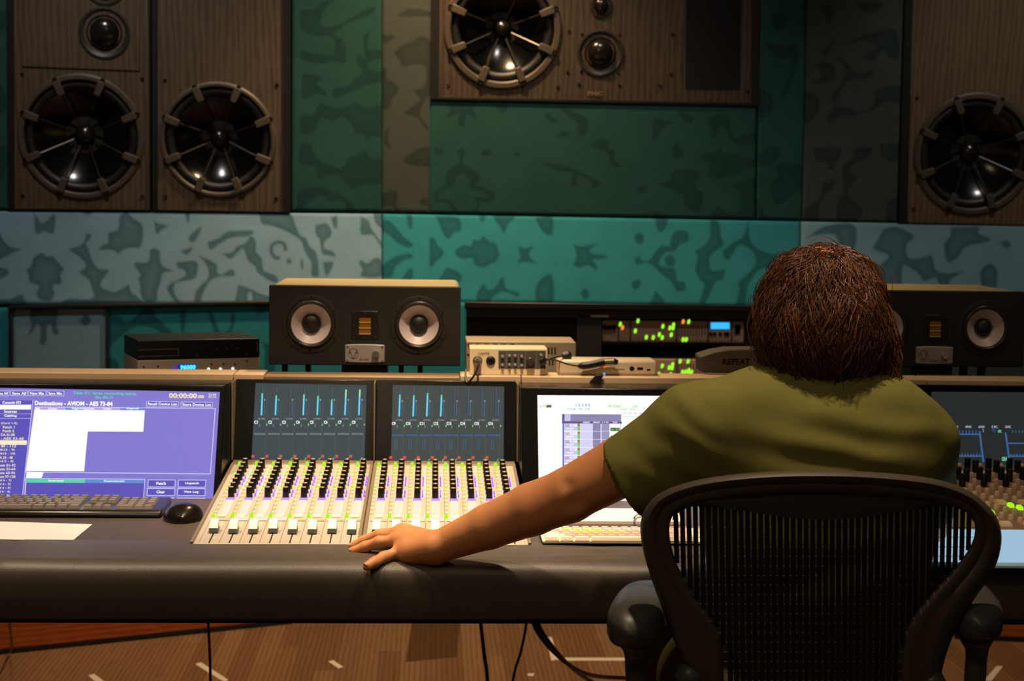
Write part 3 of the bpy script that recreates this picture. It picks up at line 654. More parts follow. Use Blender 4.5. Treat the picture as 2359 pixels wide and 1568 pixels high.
# body under the work surface (shallow: the floor shows beneath)
body = MB()
body.prism([(CX0, 3.10, 0.655), (CX0, 4.28, 0.60), (CX0, 4.28, 0.88), (CX0, 3.75, 0.72), (CX0, 3.10, 0.722)], (CX1 - CX0, 0, 0))
body.build('body', M_dark, console)
for x in (-1.75, 2.15):
    MB().box(x - .04, x + .04, 3.45, 4.15, 0.0, 0.64).build('leg', M_dark, console, bevel=0.005)
MB().box(CX0, CX1, 3.185, 3.74, 0.72, DESK).build('desk_surface', M_desk, console, bevel=0.002)
# ledge (meter bridge top): lip in lengths, deck behind it
LT = 0.981
for x0, x1 in [(CX0, -0.452), (-0.450, -0.383), (0.062, 0.20), (0.202, 1.135), (1.137, CX1)]:
    MB().box(x0, x1, 3.93, 4.025, LT - 0.019, LT).build('ledge_strip', M_ledge, console, bevel=0.002)
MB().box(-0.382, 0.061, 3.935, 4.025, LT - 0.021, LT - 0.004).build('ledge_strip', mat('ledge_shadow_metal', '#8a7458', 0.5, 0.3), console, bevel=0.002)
MB().box(CX0, CX1, 3.975, 4.56, 0.900, 0.915).build('rear_deck', M_black, console)
MB().box(CX0, CX1, 3.945, 3.975, 0.70, 0.962).build('bridge_face', M_gloss, console)
MB().box(CX0, CX1, 4.22, 4.26, 0.60, 0.900).build('rear_panel', M_dark, console)

# ---- displays
BP = yz_plane(3.845, 0.79, 3.91, 0.975)          # meter bays
DP = yz_plane(3.64, DESK, 3.725, 0.975)          # big display bays
def bay(name, x0, x1, pl, z0, z1, back=3.95):
    """bezel slab leaning in plane pl from z0 to z1"""
    def yat(z): return pl[0][1] + (z - pl[0][2]) * (-pl[1][2] / pl[1][1])
    d = 0.003
    pts = [(x0, yat(z0) + d, z0), (x0, yat(z1) + d, z1), (x0, back, z1 - .012), (x0, back, z0)]
    return MB().prism(pts, (x1 - x0, 0, 0)).build(name, M_gloss, console, bevel=0.002)
b_l = bay('display_bay', CX0, -0.446, DP, DESK, 0.978)
b_a = bay('meter_bay', -0.443, -0.1305, BP, 0.78, 0.972)
b_b = bay('meter_bay', -0.1285, 0.188, BP, 0.78, 0.972)
b_m = bay('display_bay', 0.191, 0.90, DP, DESK, 0.978)
b_r = bay('meter_bay', 0.903, CX1, BP, 0.78, 0.972)
for b_, x in ((b_a, -0.443), (b_b, -0.1295), (b_r, 0.189)):
    MB().box(x - .001, x + .001, 3.83, 3.90, 0.80, 0.973).build('bay_seam', M_panel2, b_)
def E_(name, col, s=1.0): return mat('screen_' + name, col, 0.35, var=0.03, emit=s, spec=0.12)
def glass(b, px, pl, m, name='screen'):
    return MB().prism([PL(x, y, pl) for x, y in px], pl[1] * 0.0012).build(name, m, b)
# left display: patch window
C = crop(0, 820, 3.563)
glass(b_l, [C(-560, 252), C(1805, 295), C(1745, 1232), C(-560, 1222)], DP, E_('violet', '#8278cf'))
u = UI(DP, C, 0.0005)
Wt, Lv, Dk, Gr, Cr, Bl = E_('white', '#ffffff', 1.15), E_('lavender', '#d8d2ff'), E_('indigo', '#5b52b8'), E_('mint', '#58d7a8'), E_('cream', '#ffeec9'), E_('azure', '#6f8fe0')
SL = 0.012
for t_, x0, x1 in [('Close All', -50, 76), ('Save All', 90, 228), ('New Mix', 238, 378), ('Save Mix', 388, 526)]:
    u.rect(x0, 286, x1, 326, Dk, 3, -.02, SL); u.outline([(x0, 286), (x1, 288), (x1 - 1, 328), (x0 - 1, 326)], 4, Lv, 4); u.text(t_, x0 + 12, 296, x1 - 12, 318, Wt, 5, 0.02, SL)
u.text('Title: 01. hires recording setup', 600, 291, 1120, 322, Gr, 4, 0.02, SL); u.text('Mix: Mix 01', 785, 328, 925, 349, Gr, 4, 0.02, SL)
u.text('00:00:00', 1388, 304, 1618, 346, Cr, 4, 0.03, SL); u.text(':00', 1624, 320, 1675, 347, Cr, 4, 0.03, SL)
u.text('22:48', 1712, 310, 1775, 325, Cr, 4, 0.02, SL); u.text('00:17%', 1712, 330, 1775, 344, Cr, 4, 0.02, SL)
u.quad([(-560, 360), (270, 365), (180, 1228), (-560, 1225)], Dk, 3)
u.line((272, 362), (182, 1180), 5, Lv, 4); u.line((222, 960), (205, 1180), 4, Lv, 4)
for t_, y in [('Console I/O', 382), ('Sources', 456), ('Cabling', 493)]:
    u.line((-560, y + 20), (258, y + 20), 3, Lv, 5); u.text(t_, 22 if t_[0] == 'C' and t_[1] == 'o' else 36, y - 11, 175 if t_[1] == 'o' and t_[0] == 'C' else 140, y + 11, Wt, 5, 0.02)
u.quad([(-560, 400), (258, 403), (254, 440), (-560, 437)], Wt, 5); u.quad([(-560, 690), (224, 693), (220, 730), (-560, 727)], Cr, 5)
rows = ['(Card 1-2)', 'Patch 1', 'Patch 2', 'DA 01-08', 'L93 : AES 33-60', None, 'AES 89 - 112', '(SH612 - 9)', '(SH612 - 10)', 'DA 33 - 48', '(Card 5 - 4)', 'Casts 01-32', 'Casts 33-64', 'Casts 65-96', 'Casts 97-128', '(Card 6 - 1)', '(Card 6 - 2)', '(Card 6 - 3)', '(Card 6 - 4)', '(Card 6 - 5)']
rx = [(10, 142), (26, 122), (24, 118), (10, 122), (-60, 198), None, (-60, 134), (-40, 122), (-40, 126), (-20, 106), (-50, 112), (-30, 130), (-30, 128), (-30, 126), (-30, 128), (-56, 94), (-58, 90), (-60, 88), (-62, 84), (-64, 80)]
for i, t_ in enumerate(rows):
    if t_: u.text(t_, rx[i][0], 543 + i * 31.2, rx[i][1], 564 + i * 31.2, Cr, 5, 0.015)
u.text('Destinations - AVIOM - AES 73-84', 288, 368, 926, 405, Wt, 4, 0.03, SL)
for t_, x0, x1, y in [('Recall Device List', 1205, 1465, 373), ('Store Device List', 1488, 1745, 378)]:
    u.rect(x0, y, x1, y + 38, Dk, 3, -.02, SL); u.outline([(x0, y), (x1, y + 3), (x1 - 1, y + 41), (x0 - 1, y + 38)], 4, Lv, 4); u.text(t_, x0 + 10, y + 9, x1 - 10, y + 31, Wt, 5, 0.02, SL)
u.quad([(290, 418), (1768, 430), (1728, 968), (213, 952)], E_('violet_field', '#8a80cc'), 2)
u.outline([(290, 418), (1768, 430), (1728, 968), (213, 952)], 6, Lv, 4)
u.quad([(286, 442), (1190, 448), (1177, 622), (722, 620), (692, 947), (218, 944)], Wt, 5)
for x0, x1, m_ in [(290, 330, Lv), (330, 540, E_('mauve', '#b9a4d8')), (540, 690, Bl), (690, 740, Lv), (740, 990, E_('mauve', '#b9a4d8')), (990, 1190, Bl)]:
    u.rect(x0, 420, x1, 446, m_, 4, -.05, .008)
for t_, x0, x1 in [('In', 300, 326), ('Chan', 400, 470), ('Signal', 590, 690), ('In', 745, 775), ('Chan', 850, 915), ('Signal', 1040, 1140)]: u.text(t_, x0, 425, x1, 441, Wt, 6, 0.02)
u.quad([(222, 952), (358, 953), (352, 982), (340, 1002), (218, 1000)], Wt, 5)
u.quad([(212, 1004), (1190, 1012), (1172, 1226), (200, 1222)], Dk, 3); u.outline([(212, 1004), (1190, 1012), (1172, 1260), (200, 1256)], 5, Lv, 4)
u.rect(222, 1009, 700, 1039, Gr, 4, 0, .006); u.rect(700, 1012, 1184, 1042, E_('steel', '#5f8fd0'), 4, 0, .006)
u.text('Source(s)', 400, 1016, 524, 1034, Wt, 6, 0.02); u.text('Destination(s)', 856, 1020, 1022, 1038, Wt, 6, 0.02)
for t_, x0, y0, x1, y1, tx0, tx1 in [('Patch', 1218, 1017, 1440, 1074, 1285, 1362), ('Unpatch', 1466, 1018, 1690, 1075, 1520, 1632), ('Clear', 1212, 1087, 1436, 1144, 1285, 1355), ('View Log', 1460, 1088, 1686, 1145, 1510, 1630), ('Store Patches', 1206, 1164, 1430, 1206, 1222, 1410), ('Recall Patches', 1456, 1166, 1682, 1208, 1468, 1664)]:
    u.quad([(x0, y0), (x1, y0 + 1), (x1 - 3, y1 + 1), (x0 - 3, y1)], Dk, 3); u.outline([(x0, y0), (x1, y0 + 1), (x1 - 3, y1 + 1), (x0 - 3, y1)], 5, Lv, 4)
    yc = (y0 + y1) / 2; u.text(t_, tx0, yc - 12, tx1, yc + 12, Wt, 5, 0.02)
u.finish('screen_image', b_l)
# meter displays
C = crop(540, 860, 3.37)
Em = E_('slate', '#34434a'); Em2 = E_('slate_warm', '#3a4444')
glass(b_a, [C(165, 75), C(1028, 92), C(1010, 688), C(132, 675)], BP, Em)
glass(b_b, [C(1230, 90), C(2094, 102), C(2090, 693), C(1214, 686)], BP, Em2)
Cy, Gn, Rd, Gy, Ln = E_('cyan', '#5fd8ff', 1.1), E_('green', '#66e07a'), E_('red', '#f0523c'), E_('grey', '#8e9aa0'), E_('line', '#55656c')
for b_, cols, lev, nm, yo, blue in ((b_a, [213, 321, 429, 537, 645, 753, 862, 970], [155, 172, 0, 163, 176, 203, 127, 127], ['C1', 'C2', 'C3', 'C4', 'C5', 'C6', 'C7', 'C8'], 0, '#4a6a86'), (b_b, [1281, 1389, 1496, 1604, 1705, 1812, 1920, 2028], [165, 172, 155, 168, 0, 0, 0, 0], ['C9', 'C10', 'C11', 'C12', 'C13', 'C14', 'C15', 'C16'], 10, '#3d6fb0')):
    u = UI(BP, C, 0.0006); BlL = E_('scale' + nm[0], blue)
    for i, x in enumerate(cols):
        y1 = 325 + yo
        u.rect(x - 1, 98 + yo, x + 3, y1, E_('track', '#1c262c'), 3, -.03)
        u.rect(x + 4, 102 + yo, x + 7, y1, Ln if yo == 0 else BlL, 3, -.03)
        if lev[i]:
            u.rect(x - 1, lev[i], x + 10, y1, Cy, 4, -.04); u.rect(x - 1 + (y1 - lev[i]) * .01, lev[i], x + 10, lev[i] + (55 if lev[i] < 140 else 22), Gn if lev[i] > 140 else E_('lime', '#a8ff9a'), 5, -.04)
        u.rect(x + 20, 205 + yo, x + 24, y1, BlL, 4, -.02); u.rect(x + 18, 200 + yo, x + 28, 212 + yo, Gy, 5)
        u.text('LR PAN', x - 28, 346 + yo, x + 24, 360 + yo, Gy, 4, 0.01); u.text(nm[i], x - 62 + 4, 368 + yo, x - 30 + (8 if len(nm[i]) > 2 else 0), 392 + yo, Wt, 5, 0.03)
        u.rect(x - 18, 394 + yo, x - 14, 416 + yo, Gy, 4, -.1); u.rect(x + 36, 392 + yo, x + 44, 406 + yo, Gn, 4, -.2)
        u.outline([(x - 56, 466 + yo), (x + 28, 468 + yo), (x + 26, 476 + yo), (x - 58, 474 + yo)], 3, Gy if yo == 0 else BlL, 4)
        u.line((x + 42, 200 + yo), (x + 24, 672 + yo), 1.6, Ln, 3)
        u.text('M', x - 76, 632 + yo, x - 56, 657 + yo, Rd, 5, 0.06, 0, -.15); u.rect(x + 14 - 1, 656 + yo, x + 18, 674 + yo, Gn, 4, -.2); u.rect(x + 14, 656 + yo, x + 24, 660 + yo, Gn, 4)
        if yo:
            for dx in (-30, -14): u.line((x + dx, 505 + yo), (x + dx - 6, 580 + yo), 2, BlL, 3)
    u.finish('screen_image', b_)
# main display: session window
C = crop(1180, 840, 3.564)
glass(b_m, [C(207, 250), C(2080, 262), C(2060, 1190), C(221, 1190)], DP, E_('snow', '#fbfbff', 1.15))
u = UI(DP, C, 0.0005)
Vi, Vd, Lg, Bu = E_('haze', '#c9c6f0'), E_('dusk', '#8a86b0'), E_('pale', '#d6d4f4'), E_('deepblue', '#4a66c8')
Lc, LcG = E_('lcd_dark', '#223018'), E_('lcd_green', '#7de04a')
for x0, y0, x1, y1 in [(222, 325, 327, 358), (738, 320, 1040, 378), (1065, 335, 1203, 370), (1226, 332, 1420, 375)]:
    u.rect(x0, y0, x1, y1, Lc, 2, 0, .008)
u.text('04:10.663', 785, 328, 892, 352, LcG, 4, 0.03); u.text('120', 985, 332, 1030, 352, LcG, 4, 0.03); u.text('Start  End', 890, 357, 1010, 374, LcG, 4, 0.02); u.text('1/1', 228, 332, 275, 352, LcG, 4, 0.03)
u.rect(280, 330, 322, 352, E_('lcd_mid', '#4a6a30'), 3); u.text('Grid', 1072, 345, 1110, 362, LcG, 4, 0.02); u.text('Nudge', 1140, 345, 1190, 362, LcG, 4, 0.02)
u.text('1 2 3 4 5', 520, 318, 640, 345, E_('sky', '#7fb4e8'), 3, 0.04); u.text('ZOOM  TAB  LINK', 450, 355, 640, 372, E_('sky', '#7fb4e8'), 3, 0.02)
for x in range(350, 720, 36): u.rect(x, 332, x + 18, 342, Vi, 2)
u.quad([(213, 380), (2075, 388), (2075, 410), (213, 402)], Vi, 2); u.text('Tracks', 290, 384, 330, 396, Wt, 3, 0.02); u.text('Rulers', 436, 386, 480, 400, Wt, 3, 0.02)
u.rect(408, 405, 895, 465, Vd, 3, 0, .006); u.rect(430, 408, 478, 462, Vi, 4); u.rect(412, 405, 428, 462, E_('plum', '#5a5088'), 4)
u.rect(408, 465, 900, 482, E_('plum', '#5a5088'), 3, 0, .006)
for t_, x0, x1 in [('INSERTS', 580, 636), ('SENDS', 664, 720), ('I / O', 738, 790), ('COLOR', 824, 862)]: u.text(t_, x0, 468, x1, 480, Wt, 4, 0.02)
u.rect(412, 482, 426, 1190, Bu, 3)
for r in range(11):
    y = 482 + r * 66
    u.rect(428, y, 538, y + 60, Lg if r % 4 == 1 else Vi, 3); u.text('1 ms 5' if r % 2 else 'Audio', 432, y + 6, 470, y + 30, E_('rose', '#d07a90'), 4, 0.02); u.text('R I S M', 476, y + 6, 530, y + 28, Wt, 4, 0.02); u.text('vol pan', 440, y + 34, 500, y + 52, Wt, 4, 0.02)
    u.rect(538, y, 555, y + 62, E_('meter_bg', '#3c4030'), 3); u.rect(540, y + 20, 552, y + 62, LcG, 4); u.rect(540, y, 552, y + 16, E_('amber', '#c86a3a'), 4)
    u.rect(557, y, 658, y + 64, Lg, 3); u.rect(660, y, 726, y + 64, Vd, 3); u.rect(731, y, 798, y + 64, E_('dusk2', '#9a97c0'), 3)
    u.rect(805, y + 36, 882, y + 64, E_('lcd_olive', '#3c4a30'), 4); u.text('st 01', 812, y + 40, 876, y + 60, LcG, 5, 0.02)
u.rect(884, 482, 893, 1190, Vi, 3)
u.quad([(905, 420), (2070, 430), (2070, 437), (905, 428)], E_('lime_line', '#d6e8c0'), 3); u.line((905, 442), (2070, 452), 4, E_('sky_line', '#c2d8f4'), 3)
for x in range(915, 1500, 42): u.text('%d' % (x // 42 - 10), x, 392, x + 20, 406, Bu if x % 84 else Rd, 4, 0.02)
u.rect(890, 1165, 905, 1168, Vd, 3)
u.finish('screen_image', b_m)
# right display: curve window
C = crop(2130, 860, 3.267)
glass(b_r, [C(52, 138), C(1700, 150), C(1700, 722), C(38, 708)], BP, E_('graphite', '#26292b'))
u = UI(BP, C, 0.0006); Bz = E_('graph_blue', '#3a64a0'); Lb = E_('graph_label', '#9aa8b8'); Gd = E_('graph_green', '#6fd0a0')
for k_ in range(8):
    x = -96 + k_ * 100
    u.text(['25HZ', '50HZ', '100K', '250K', '400K', '600K', '1K', '2K'][k_], x, 393, x + 50, 411, Lb, 3, 0.03, 0, -.1)
for x in range(60, 410, 25): u.line((x, 430), (x, 452), 5, Bz, 3)
for x in range(660, 1400, 25): u.line((x, 430), (x, 446), 5, Bz, 3)
for a, b in [((-60, 455), (412, 459)), ((-60, 620), (436, 623)), ((620, 526), (1400, 530)), ((632, 623), (1400, 628))]: u.line(a, b, 9, Bz, 3)
for a, b in [((412, 442), (432, 600)), ((432, 600), (440, 660)), ((608, 452), (628, 600)), ((628, 600), (634, 662))]: u.line(a, b, 13, Bz, 4)
for x in range(-50, 430, 22): u.line((x, 606), (x, 622), 6, Bz, 3)
for x in range(650, 1400, 22): u.line((x, 608), (x, 624), 6, Bz, 3)
u.text('1K', 550, 426, 578, 446, Gd, 4, 0.05); u.text('ON', 578, 628, 616, 660, Gd, 4, 0.05); u.line((438, 418), (440, 440), 5, Gy, 4); u.rect(506, 415, 532, 440, E_('navy', '#24407a'), 3)
u.finish('screen_image', b_r)

# ---- fader modules
FP = yz_plane(3.15, 0.7535, 3.84, 0.798)
FN = FP[1]
FT = np.array([0, 3.84 - 3.15, 0.798 - 0.7535]); FT /= np.linalg.norm(FT)
def fz(Y): return 0.7535 + (Y - 3.15) * (0.798 - 0.7535) / 0.69
def onpanel(x, Y, h=0.0): return np.array([x, Y, fz(Y)]) + FN * h
def slab(mb, x0, x1, Y0, Y1, h, base=-0.001, mi=0, taper=0.0):
    lo = [onpanel(x0, Y0, base), onpanel(x1, Y0, base), onpanel(x1, Y1, base), onpanel(x0, Y1, base)]
    hi = [onpanel(x0 + taper, Y0 + taper, h), onpanel(x1 - taper, Y0 + taper, h), onpanel(x1 - taper, Y1 - taper, h), onpanel(x0 + taper, Y1 - taper, h)]
    return mb.hexa(lo + hi, mi)
M_knob = mat('black_knob', '#0b0a0a', 0.35); M_cap = mat('knob_cap_silver', '#a08a68', 0.35, 0.3)
M_fw = mat('fader_cap_white', '#f4f1ea', 0.4); M_fg = mat('fader_cap_grey', '#5f6d6b', 0.5)
M_slot = mat('fader_slot', '#0a0908', 0.6); M_btn = mat('cream_button', '#f4ecd2', 0.35); M_but = mat('pale_button', '#dccdb0', 0.4)
M_lime = mat('lime_light', '#b4ff20', 0.3, emit=0.9, var=0.05); M_vio = mat('violet_light', '#7a3cff', 0.3, emit=2.2, var=0.05)
M_vio2 = mat('violet_soft_light', '#d49cff', 0.3, emit=0.9, var=0.05); M_wglow = mat('warm_white_glow', '#fff2d8', 0.3, emit=0.95, var=0.04); M_ylit = mat('pale_yellow_light', '#fff6b8', 0.3, emit=0.85, var=0.05)
knob_me = MB().lathe((0, 0, 0), FN, [(.0068, -.001), (.0066, .004), (.0058, .020), (.0052, .0212), (0, .0212)], 16).mesh('knob', M_knob, smooth=40)
cap_me = MB().lathe((0, 0, 0), FN, [(.0050, .0205), (.0050, .0218), (.0040, .0224), (0, .0224)], 14).mesh('knob_cap', M_cap, smooth=40)
mb = MB()
def fslab(mb, x0, x1, y0, y1, h0, h1, mi=0, tap=0.0):
    g = lambda x, y, h: np.array([x, 0, 0]) + FT * y + FN * h
    return mb.hexa([g(x0, y0, h0), g(x1, y0, h0), g(x1, y1, h0), g(x0, y1, h0), g(x0 + tap, y0 + tap, h1), g(x1 - tap, y0 + tap, h1), g(x1 - tap, y1 - tap, h1), g(x0 + tap, y1 - tap, h1)], mi)
fg = lambda x, y, h: np.array([x, 0, 0]) + FT * y + FN * h
fader_me = fslab(MB(), -.0085, .0085, -.015, .012, .002, .0105, 0, .0005).hexa([fg(-.0082, -.0145, .0105), fg(.0082, -.0145, .0105), fg(.0082, .0115, .0105), fg(-.0082, .0115, .0105), fg(-.0076, -.0095, .0165), fg(.0076, -.0095, .0165), fg(.0076, .0110, .0225), fg(-.0076, .0110, .0225)], 1).mesh('fader_cap', [M_fg, M_fw])
block_me = fslab(MB(), -.0070, .0070, -.052, .052, -.0005, .003, 0, .001).mesh('channel_button', M_wglow)  # emission stands in for the overexposed white of these buttons
label_me = fslab(MB(), -.0072, .0072, -.016, .016, -.0005, .0015, 0, .0005).mesh('label_strip', M_ylit)
slot_me = fslab(MB(), -.0013, .0013, -.075, .075, -.001, .0004).mesh('fader_slot', M_slot)
for mi_, (x0, x1, c0) in enumerate([(-0.4405, -0.1305, -0.4065), (-0.1285, 0.1835, -0.1035)]):
    fm = MB()
    b0 = [onpanel(x0, 3.148), onpanel(x1, 3.148), onpanel(x1, 3.838), onpanel(x0, 3.838)]
    fm.hexa([np.array([p[0], p[1], 0.735]) for p in b0] + b0)
    mod = fm.build('fader_module', M_panel, console, bevel=0.0015)
    slab(MB(), x0, x1, 3.80, 3.838, 0.002).build('rear_rail', M_panel2, mod, bevel=0.002)
    for xe in (x0, x1 - .006): slab(MB(), xe, xe + .006, 3.148, 3.80, 0.004).build('side_rail', M_panel2, mod, bevel=0.001)
    dots = MB(); lime = MB(); vio = MB(); lit = MB(); vs2 = MB(); grooves = MB()
    for i in range(8):
        x = c0 + i * 0.0367
        link_mesh('fader_slot', slot_me, mod, onpanel(x, 3.225))
        link_mesh('fader_cap', fader_me, mod, onpanel(x, 3.226 + (0.004 if (i + mi_) % 3 == 0 else 0)))
        link_mesh('label_strip', label_me, mod, onpanel(x + .002, 3.288))
        slab(MB(), x - .015, x + .017, 3.308, 3.313, 0.0006).build('strip_line', M_panel2, mod)
        link_mesh('channel_button', block_me, mod, onpanel(x + .001, 3.415))
        slab(MB(), x - .0065, x + .0085, 3.333, 3.352, 0.003).build('select_button', M_btn, mod)
        slab(vs2, x - .008, x + .009, 3.474, 3.490, 0.002)
        for r in range(8):
            p = onpanel(x, 3.500 + r * 0.0375)
            k_ = link_mesh('knob', knob_me, mod, p); link_mesh('knob_cap', cap_me, k_, p)
        for r in (0, 1, 3, 4, 5): slab(vio, x + .0092, x + .0128, 3.506 + r * .031, 3.518 + r * .031, 0.005, taper=.0008)
        for r in range(13):
            Y = 3.36 + r * .0325
            slab(dots, x - .0175, x - .0115, Y, Y + .014, 0.004, taper=.001)
            if r > 3: slab(dots, x + .0150, x + .0185, Y, Y + .012, 0.003, taper=.001)
            if r > 3 and (mi_ == 1 and 2 <= i <= 5 or mi_ == 0 and i in (0, 1, 2)): slab(lit, x + .0105 + .004 * (r % 2 == 0), x + .0175, Y + .014, Y + .027, 0.004, taper=.001)
        if not (mi_ == 1 and i == 0): slab(lime, x - .0195, x - .0115, 3.335, 3.352, 0.005, taper=.001)
        slab(lime, x - .0180, x - .0100, 3.775, 3.789, 0.010, taper=.001); slab(lime, x - .0175, x - .0115, 3.70, 3.712, 0.0055, taper=.001); slab(lime, x - .0175, x - .0115, 3.565, 3.577, 0.0055, taper=.001)
        if (mi_, i) in ((0, 1), (0, 2), (0, 3), (1, 2), (1, 3), (1, 4)): slab(MB(), x - .010, x + .015, 3.316, 3.331, 0.003).build('mute_button', M_wglow, mod)
        for dx in (-.0185, .0185): slab(grooves, x + dx - .0003, x + dx + .0003, 3.15, 3.79, 0.0003)
    for m_, nm, mm in ((dots, 'small_buttons', M_but), (lime, 'green_lights', M_lime), (vio, 'violet_lights', M_vio), (lit, 'lit_buttons', M_wglow), (vs2, 'violet_strips', M_vio2), (grooves, 'strip_grooves', M_panel2)):
        tag(m_.build(nm, mm, mod), kind='stuff')
# ---- knob module at the far right
fm = MB(); x0, x1 = 0.905, CX1
b0 = [onpanel(x0, 3.25), onpanel(x1, 3.25), onpanel(x1, 3.838), onpanel(x0, 3.838)]
fm.hexa([np.array([p[0], p[1], 0.735]) for p in b0] + b0)
mod = fm.build('knob_module', mat('dim_metal', '#8a745e', 0.5, 0.1), console, bevel=0.0015)
short_me = MB().lathe((0, 0, 0), FN, [(.0062, -.001), (.0056, .008), (.0044, .0105), (0, .011)], 10).mesh('small_knob', mat('tan_knob', '#d8b898', 0.5), smooth=50)
tall_me = MB().lathe((0, 0, 0), FN, [(.0074, -.001), (.0068, .026), (.006, .0275), (0, .0275)], 14).mesh('knob', M_knob, smooth=40)
bar_me = fslab(MB(), -.011, .011, -.012, .012, -.0005, .006, 0, .002).mesh('bar_button', mat('tan_bar', '#e8cfa8', 0.45))
lime_me = fslab(MB(), -.0055, .0055, -.010, .010, -.0005, .007, 0, .0015).mesh('lit_button', M_lime)
n_ = 0
for g in range(9):
    for k_ in range(4):
        for row in range(6):
            x = 1.085 + g * 0.0475 + k_ * 0.0118; Y = 3.805 - row * 0.088 - k_ * 0.020
            if x > 1.56 or n_ >= 290: continue
            n_ += 1
            p = onpanel(x, Y)
            if row in (0, 1) and k_ in (1, 2) or row == 2 and k_ == 0: link_mesh('knob', tall_me, mod, p)
            elif row == 4 and g % 2 == 0 or row == 4 and g == 5: link_mesh('lit_button', lime_me, mod, p)
            elif row in (0, 3, 5) and k_ == 3: link_mesh('bar_button', bar_me, mod, p)
            else: link_mesh('small_knob', short_me, mod, p)

# ================================================================== GEAR ON THE CONSOLE
DECK = 0.915
M_box = mat('monitor_black_coating', '#1a1613', 0.55, var=0.2, bump=0.15, bscale=900)
M_side = mat('monitor_champagne_shell', '#d0c294', 0.4, var=0.1)
M_white = mat('silver_cone', '#d6c6c4', 0.4, 0.15, var=0.04)
M_plate = mat('silver_plate', '#a89f9d', 0.4, 0.35, var=0.05)
M_gold = mat('gold_pleats', '#a86e12', 0.35, 0.5)
M_chrome = mat('chrome', '#d8d2c8', 0.15, 0.9)
M_pleat = mat('gold_edge', '#f0d890', 0.3, 0.5)
def monitor(label, cx, Y, z0, w=0.449, h=0.187, d=0.36):
    t = thing('studio_monitor', label, 'studio monitor', (cx, Y + d / 2, z0), 'nearfield monitors on the console')
    x0, x1, z1 = cx - w / 2, cx + w / 2, z0 + h
    zc = z0 + .097; ax = (0, -1, 0)
    plate([[(x0, Y, z0), (x1, Y, z0), (x1, Y, z1), (x0, Y, z1)]] + [circle((cx + sx * .1265, Y, zc), .057, ax) for sx in (-1, 1)], ax, .03).build('front_baffle', M_box, t, bevel=0.002)
    MB().box(x0 + .001, x1 - .001, Y + .031, Y + d, z0 + .001, z1 - .001).build('cabinet', M_side, t, bevel=0.012, seg=3)
    for sx in (-1, 1):
        c = np.array([cx + sx * .1265, Y, zc])
        wf = MB().ring(c, ax, [(.056, -.01), (.069, -.01), (.069, .0012), (.066, .0022), (.058, .0022), (.056, -.002)], 56).build('woofer', M_box, t, smooth=35)
        MB().ring(c, ax, [(.045, -.012), (.058, -.008), (.0575, .002), (.054, .0062), (.050, .006), (.0465, .0005)], 56).build('surround', mat('surround_rubber', '#2a251f', 0.32), wf, smooth=60)
        MB().lathe(c, ax, [(.0470, .0008), (.040, -.006), (.030, -.016), (.020, -.024)], 56, cap=False).build('cone', M_white, wf, smooth=70, fix=False)
        MB().lathe(c, ax, [(.0225, -.021), (.0205, -.013), (.015, -.008), (.007, -.0055), (0, -.005)], 32).build('dust_cap', mat('dust_cap_black', '#120f0d', 0.5), wf, smooth=60)
        for a in range(6):
            q = c + np.array([math.cos(a * 1.047 + .5), 0, math.sin(a * 1.047 + .5)]) * .063
            MB().lathe(q + (0, -.002, 0), ax, [(.002, 0), (.002, .001), (0, .001)], 8).build('screw', M_screw, wf)
    tz = zc - .002
    tw = MB().box(cx - .031, cx + .031, Y - .0015, Y + .002, tz - .033, tz + .034).build('tweeter', mat('tweeter_plate', '#12100e', 0.4), t, bevel=0.006, seg=3)
    for k in range(3):
        z = tz + .0175 - k * .0135
        MB().box(cx - .0135, cx + .0135, Y - .0024, Y, z - .0095, z).build('ribbon_slot', M_gold, tw); MB().box(cx - .0137, cx + .0137, Y - .004, Y, z - .0115, z - .0095).build('ribbon_edge', M_pleat, tw)
    for dx, dz in [(-.026, -.028), (0, -.028), (.026, -.028), (-.026, .029), (0, .029), (.026, .029), (-.026, 0), (.026, 0)]:
        MB().lathe((cx + dx, Y - .0015, tz + dz), ax, [(.0022, 0), (.0022, .0008), (0, .0008)], 8).build('screw', mat('grey_screw', '#4a4642', 0.4, 0.5), tw)
    # control plate: slightly barrel-shaped
    pz = z0 + .0285; pts = []
    for k in range(13):
        f_ = -1 + 2 * k / 12; pts.append((cx + f_ * .0465, Y, pz - .0205 - .0015 * (1 - f_ * f_)))
    for k in range(13):
        f_ = 1 - 2 * k / 12; pts.append((cx + f_ * .0465, Y, pz + .0205 + .0015 * (1 - f_ * f_)))
    pp = MB().prism([np.array(q) - (0, .002, 0) for q in pts], (0, .003, 0)).build('control_plate', M_plate, t, bevel=0.0015)
    kb = MB().lathe((cx + .0255, Y - .002, pz), ax, [(.0085, 0), (.0085, .010), (.0075, .012), (0, .012)], 24).build('volume_knob', M_chrome, pp, smooth=40)
    for dx in (-.041, .041):
        for dz in (-.016, .016): MB().lathe((cx + dx, Y - .002, pz + dz), ax, [(.0025, 0), (.0025, .001), (0, .001)], 8).build('screw', M_chrome, pp)
    pl = (np.array([0, Y - .0023, 0]), np.array([0, -1.0, 0]))
    ub = MB(); ec = np.array([cx - .027, Y - .0024, pz])
    ub.ring(ec, ax, [(.0112, 0), (.0118, 0), (.0118, .0003), (.0112, .0003)], 32)
    for a, b in [((-.0085, .0085), (0, -.0135)), ((.0085, .0085), (0, -.0135)), ((-.0105, .002), (-.005, .002)), ((.0105, .002), (.005, .002))]:
        A = np.array(a); B = np.array(b); dd = (B - A) / np.linalg.norm(B - A); nn_ = np.array([-dd[1], dd[0]]) * .0005
        ub.prism([ec + (q[0], 0, q[1]) for q in (A + nn_, B + nn_, B - nn_, A - nn_)], (0, -.0003, 0))
